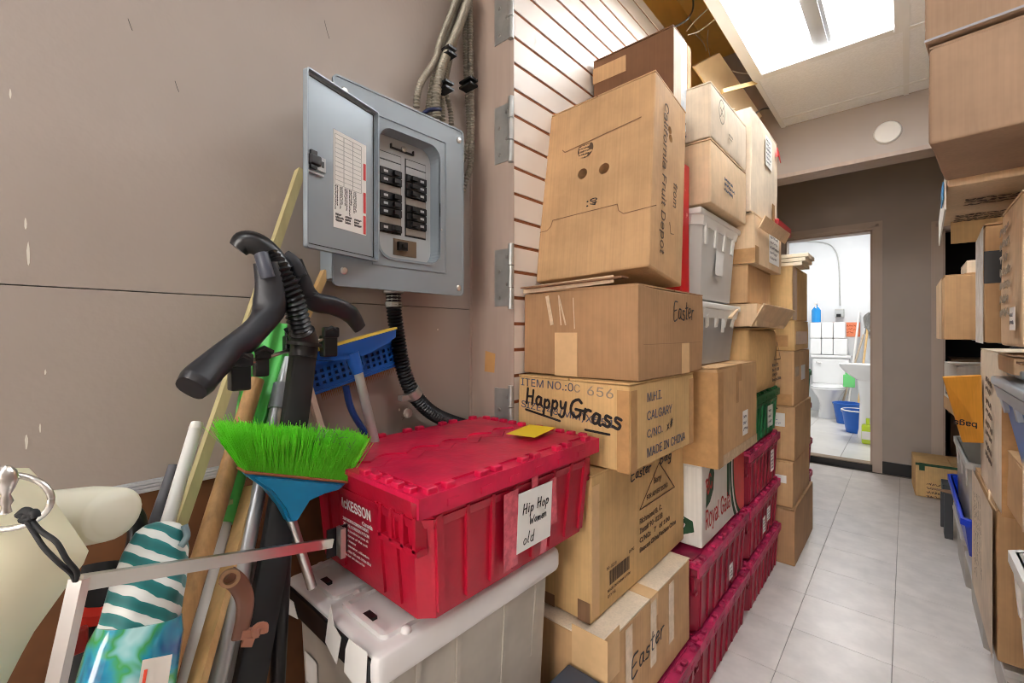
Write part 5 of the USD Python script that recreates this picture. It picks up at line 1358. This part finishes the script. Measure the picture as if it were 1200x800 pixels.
# low row: carton, bins, totes
b = carton('large tan carton with dark front low on the right, scribbles on its side', .2, .62, 1.93, 2.48, .212, .66, C_TAN, rz=0, tape=None, jit=.004, bulge=.006)
b.put('left', .25, .4, scrawl(.3, 5, .05, 35, .004), INK_FADE, 'scribble', -80)
b.strip('left', .0, .0, .545, .44, C_CREAM, 'faded_side')  # aisle side coloured cream to stand for the light on it
part('flap', bar((-.21, -.25, .44), (-.16, .2, .455), .004, .06, up=(-.5, 0, 1)), C_PALE, b.path)
wb_ = bin_('white open bin in the right corner with black handle', .17, .6, 1.2, 1.5, .3, .695, WHITE_PL, WHITE_PL, lid=False, cavity=True, ribs=3)
part('handle', rbox(.02, .12, .03, .006, 1).apply_translation((-.205, -.05, .13)), BLACK_PL, wb_.path, smooth=40)
bin_('white low bin under the open white bin, right corner', .18, .6, 1.18, 1.52, 0, .297, WHITE_PL, WHITE_PL, ribs=3)
bin_('grey translucent floor bin nearest on the right under the tan carton', .215, .62, 1.93, 2.33, 0, .205, SMOKE, MILKY, ribs=3, taper=.92)
bin_('grey translucent floor bin second along on the right', .2, .62, 2.37, 2.86, 0, .207, SMOKE, MILKY, ribs=3, taper=.92)
bin_('grey translucent floor bin third along beneath the blue bin', .19, .62, 2.9, 3.4, 0, .255, SMOKE, MILKY, ribs=3, taper=.92)
bin_('cobalt blue open bin low on the right of the aisle', .165, .6, 2.55, 3.35, .26, .425, COBALT, COBALT, lid=False, cavity=True, ribs=4)
bin_('clear grey bin standing in the cobalt blue bin', .185, .55, 2.62, 3.3, .275, .64, SMOKE, MILKY, lid=False, cavity=True, ribs=3, taper=.9)
solo('folded_trolley', cat(BB(.165, .2, 3.56, 3.66, .0, .26), BB(.155, .24, 3.54, 3.68, .26, .31), BB(.15, .166, 3.6, 3.63, .05, .26)), M('dark_grey_metal', (70, 72, 76), .5), 'dark grey folded trolley frame behind the cobalt blue bin', 'trolley')
solo('cardboard_scrap', ext(Polygon([(0, 0), (.1, .03), (.09, -.05)]), .004).apply_translation((.1, 3.45, .3)), C_DARK, 'brown cardboard scrap poking out beside the cobalt blue bin', 'cardboard scrap')
b = carton('flat tan carton with green tape lying on the floor by the far wall', .04, .42, 4.36, 4.72, 0, .245, C_YEL, tape=None, jit=.004, rz=3)
b.strip('front', .02, .19, .03, .055, INK_GREEN, 'green_tape'); b.put('front', .06, .1, scrawl(.15, 4, .03, 36, .004), INK_BROWN, 'faded_print'); b.strip('front', .0, .225, .37, .018, INK_GREEN, 'green_tape')
# store room contents
ST_D = M('dark_store_goods', (52, 52, 62), .5, var=.4, scale=9)
for k, (x, y, w_, h_) in enumerate(((.36, 5.4, .3, .5), (.62, 5.6, .3, .8), (.3, 5.7, .25, .95))):
    carton(['dark carton just inside the store room doorway', 'taller dark carton deeper in the store room', 'dark carton at the left side in the store room'][k], x, x + w_, y, y + .35, 0, h_, C_DARK, tape=None)
solo('folded_banner', bar((.28, 5.2, .75), (.9, 5.2, 1.2), .03, .12), ST_D, 'dark folded panels leaning in the store room doorway', 'panel')
solo('red_lid', rbox(.4, .3, .03, .006, 1).apply_translation((.42, 5.25, .83)), M('red_lid_plastic', (196, 70, 70), .5), 'red lid lying in the store room doorway', 'lid')

# ------------------------------------------------------------------ washroom fittings
CER = M('white_ceramic', (238, 238, 238), .15, coat=.4)
tx0, ty0 = -.78, 7.32
t = T('toilet', 'white two-piece toilet against the washroom back wall', 'toilet', (tx0, ty0, .056))


def oval(cx, cy, rx, ry, z, n=28, sq=2.3):
    return [(cx + rx * np.sign(math.cos(a)) * abs(math.cos(a)) ** (2 / sq), cy + ry * np.sign(math.sin(a)) * abs(math.sin(a)) ** (2 / sq), z) for a in np.linspace(0, 2 * np.pi, n, endpoint=False)]


part('pedestal', loft([oval(0, -.02, .115, .22, 0), oval(0, -.02, .11, .21, .05), oval(0, -.03, .095, .19, .16), oval(0, -.06, .12, .22, .26), oval(0, -.09, .17, .26, .35), oval(0, -.1, .185, .275, .385)]), CER, t, smooth=40)
st = part('seat', loft([oval(0, -.1, .188, .28, .387), oval(0, -.1, .192, .285, .395), oval(0, -.1, .188, .28, .41)]), CER, t, smooth=40)
part('lid', loft([oval(0, -.1, .186, .278, .412), oval(0, -.1, .19, .282, .42), oval(0, -.1, .17, .26, .432)]), CER, t, smooth=40)
tk = part('tank', rbox(.42, .19, .36, .03, 3).apply_translation((0, .22, .42)), CER, t, smooth=40)
part('tank_lid', rbox(.45, .21, .04, .012, 2).apply_translation((0, .22, .78)), CER, t, smooth=40)
part('flush_lever', rod((-.16, .11, .72), (-.1, .105, .71), .008), CHROME, t, smooth=40)
TP = M('tissue_wrap', (240, 240, 240), .5, var=.02)
n_ = 0
for i, (x, z, k) in enumerate([(tx0 - .17 + .125 * i, .885, 0) for i in range(2)] + [(tx0 - .17 + .125 * i, 1.13, 1) for i in range(3)] + [(tx0 - .17, 1.008, 0)]):
    pass
names = ['left end of the bottom row', 'middle of the bottom row', 'left end of the top row', 'middle of the top row', 'right end of the top row']
for i, (x, z) in enumerate(((-.17, .882), (-.035, .882), (-.17, 1.105), (-.035, 1.105), (.1, 1.105))):
    solo('tissue_pack', rbox(.13, .17, .22, .018, 2).apply_translation((tx0 + x, ty0 + .22, z)), TP, 'white tissue pack on the toilet tank, ' + names[i], 'tissue pack', smooth=40)
solo('tissue_box', rbox(.15, .17, .22, .012, 2).apply_translation((tx0 + .11, ty0 + .22, .882)), TP, 'white tissue box at the right end of the toilet tank', 'tissue box', smooth=40)
q = at(956, 362, y=7.5)
bt_ = T('spray_bottle', 'bottle of bright blue cleaner above the tissue packs', 'bottle', (q[0], 7.54, 1.33))
part('body', lathe([(0, 0), (.05, 0), (.055, .01), (.055, .17), (.03, .21), (.015, .22), (.015, .25), (0, .25)], 20), M('blue_liquid', (28, 140, 214), .15), bt_, smooth=40)
part('trigger', cat(rbox(.03, .09, .04, .008, 1).apply_translation((0, -.02, .25)), BB(-.008, .008, -.05, -.035, .2, .25)), WHITE_PL, bt_, smooth=40)
s_ = T('sink', 'white pedestal sink partly hidden by the door frame', 'sink', (-.30, 6.05, .056))
part('basin', loft([oval(0, 0, .1, .09, .62), oval(0, 0, .2, .17, .7), oval(0, 0, .25, .2, .76), oval(0, 0, .255, .205, .79), oval(0, 0, .2, .15, .79), oval(0, 0, .15, .11, .72)]), CER, s_, smooth=40)
part('pedestal', loft([oval(0, .02, .1, .09, 0), oval(0, .02, .085, .08, .1), oval(0, .02, .075, .07, .4), oval(0, .02, .1, .09, .64)]), CER, s_, smooth=40)
for (px, py, y, nm) in ((992, 475, 6.9, 'blue pail beside the toilet'), (1004, 488, 6.35, 'blue pail with white rim in front, by the sink')):
    f = at(px, py, y=y)
    pl = T('pail', nm, 'pail', (f[0], y, .056))
    part('body', diff(lathe([(0, 0), (.1, 0), (.14, .25), (0, .25)], 24), lathe([(0, .01), (.095, .01), (.136, .27), (0, .27)], 24)), BLUE_PL, pl, smooth=40)
    part('rim', sweep([(.14 * math.cos(a), .14 * math.sin(a), .25) for a in np.linspace(0, 2 * np.pi, 25)], .007, n=8), WHITE_PL if '6.35' in str(y) else BLUE_PL, pl, smooth=True)
    part('bail', sweep([(.143 * math.cos(a), -.02 - .05 * math.sin(a), .245 - .05 * math.sin(a)) for a in np.linspace(0, np.pi, 14)], .004, n=6), STEEL, pl, smooth=True)
for k, (p0, p1, col, lab) in enumerate((((1007, 366), (998, 440), WPOLE, 'white mop handle leaning on the washroom wall'), ((1018, 375), (1010, 440), W_SLAT, 'wooden mop handle leaning on the washroom wall'), ((1012, 392), (988, 470), M('tan_handle', (190, 172, 148), .5), 'tan broom handle behind the sink'))):
    a, b = at(*p0, y=7.7), at(*p1, y=7.45 - .1 * k); b = a + (b - a) * ((a[2] - .06) / (a - b)[2])
    h_ = T('mop_handle', lab, 'mop', b)
    part('handle', rod(b, a, .013), col, h_, smooth=40, world=True)
    if k == 1:
        mh = [sweep(spline([a + [.0, -.03, .1], a + rg.normal(0, .03, 3) + [0, -.04, .02], a + rg.normal(0, .035, 3) + [0, -.04, -.16]], 4), .006, n=5) for _ in range(30)]
        part('mop_strands', cat(mh), M('grey_mop_yarn', (140, 138, 134), .9), h_, kind='stuff', world=True)
q = at(995, 449, y=7.0)
solo('scrub_brush', cat(rbox(.12, .03, .16, .01, 1).apply_translation(q + [0, 0, -.05]), rbox(.1, .03, .05, .01, 1).apply_translation(q + [0.01, 0, .11])), M('lime_sponge', (120, 220, 130), .6), 'lime green scrubber on a stick beside the toilet tank', 'scrubber', smooth=40)
q = at(1017, 505, y=5.75)
g_ = T('cleaner_bottle', 'yellow-green cleaner bottle on the washroom floor at the door frame', 'bottle', (q[0], 5.75, .056))
part('body', rbox(.1, .07, .2, .02, 2), M('lime_liquid', (200, 226, 60), .25), g_, smooth=40); part('cap', rbox(.03, .03, .06, .006, 1).apply_translation((0, 0, .2)), M('lime_liquid'), g_, smooth=40)
part('label', BB(-.045, .045, -.037, -.035, .05, .13), PAPER, g_)
q = at(988, 386, y=7.745)
sg = solo('notice', ext(sbox(-.19, -.1, .19, .1), .002).apply_transform(frame(q, (1, 0, 0), (0, 0, 1))), M('orange_paper', (244, 142, 100), .6), 'orange paper notice on the washroom wall', 'notice')
q2 = q - [.0, .003, 0]
o_ = origin[sg]
ptx = scrawl(.3, 4, .045, 77, .008); ptx.apply_translation((-.15, .05, 0))
part('printed_text', moved(ptx, frame(q2 - o_, (1, 0, 0), (0, 0, 1))), M('notice_ink', (200, 90, 50), .7), sg)
line('wall_conduit', [at(905, 287, y=7.73), at(940, 283, y=7.73), at(968, 285, y=7.73), at(979, 294, y=7.73), at(983, 310, y=7.73), at(984, 340, y=7.73), at(984.5, 358, y=7.73)], .008, STEEL, 'thin grey conduit curving down the washroom wall', 'conduit')
q = at(984, 367, y=7.70)
ob = T('outlet_box', 'small grey outlet box below the conduit on the washroom wall', 'outlet', q - [0, 0, .06])
part('box', rbox(.1, .08, .12, .006, 1), STEEL, ob); part('cover', BB(-.045, .045, -.043, -.04, .02, .1), PANEL_IN, ob); part('plug', BB(-.03, .02, -.08, -.043, .01, .05), BLACK_PL, ob)
bl = T('bath_light', 'unseen round washroom ceiling light, out of view', 'ceiling light', (-.6, 6.4, 2.56))
part('diffuser', lathe([(0, -.06), (.1, -.055), (.16, -.02), (.17, .02), (0, .02)], 28), M('bath_glow', (255, 255, 255), .5, emit=(1, .98, .95), strength=BATH), bl, smooth=40)
part('rim', lathe([(.165, .0), (.19, .01), (.19, .035), (.165, .035)], 28), WHITE_METAL, bl, smooth=40)
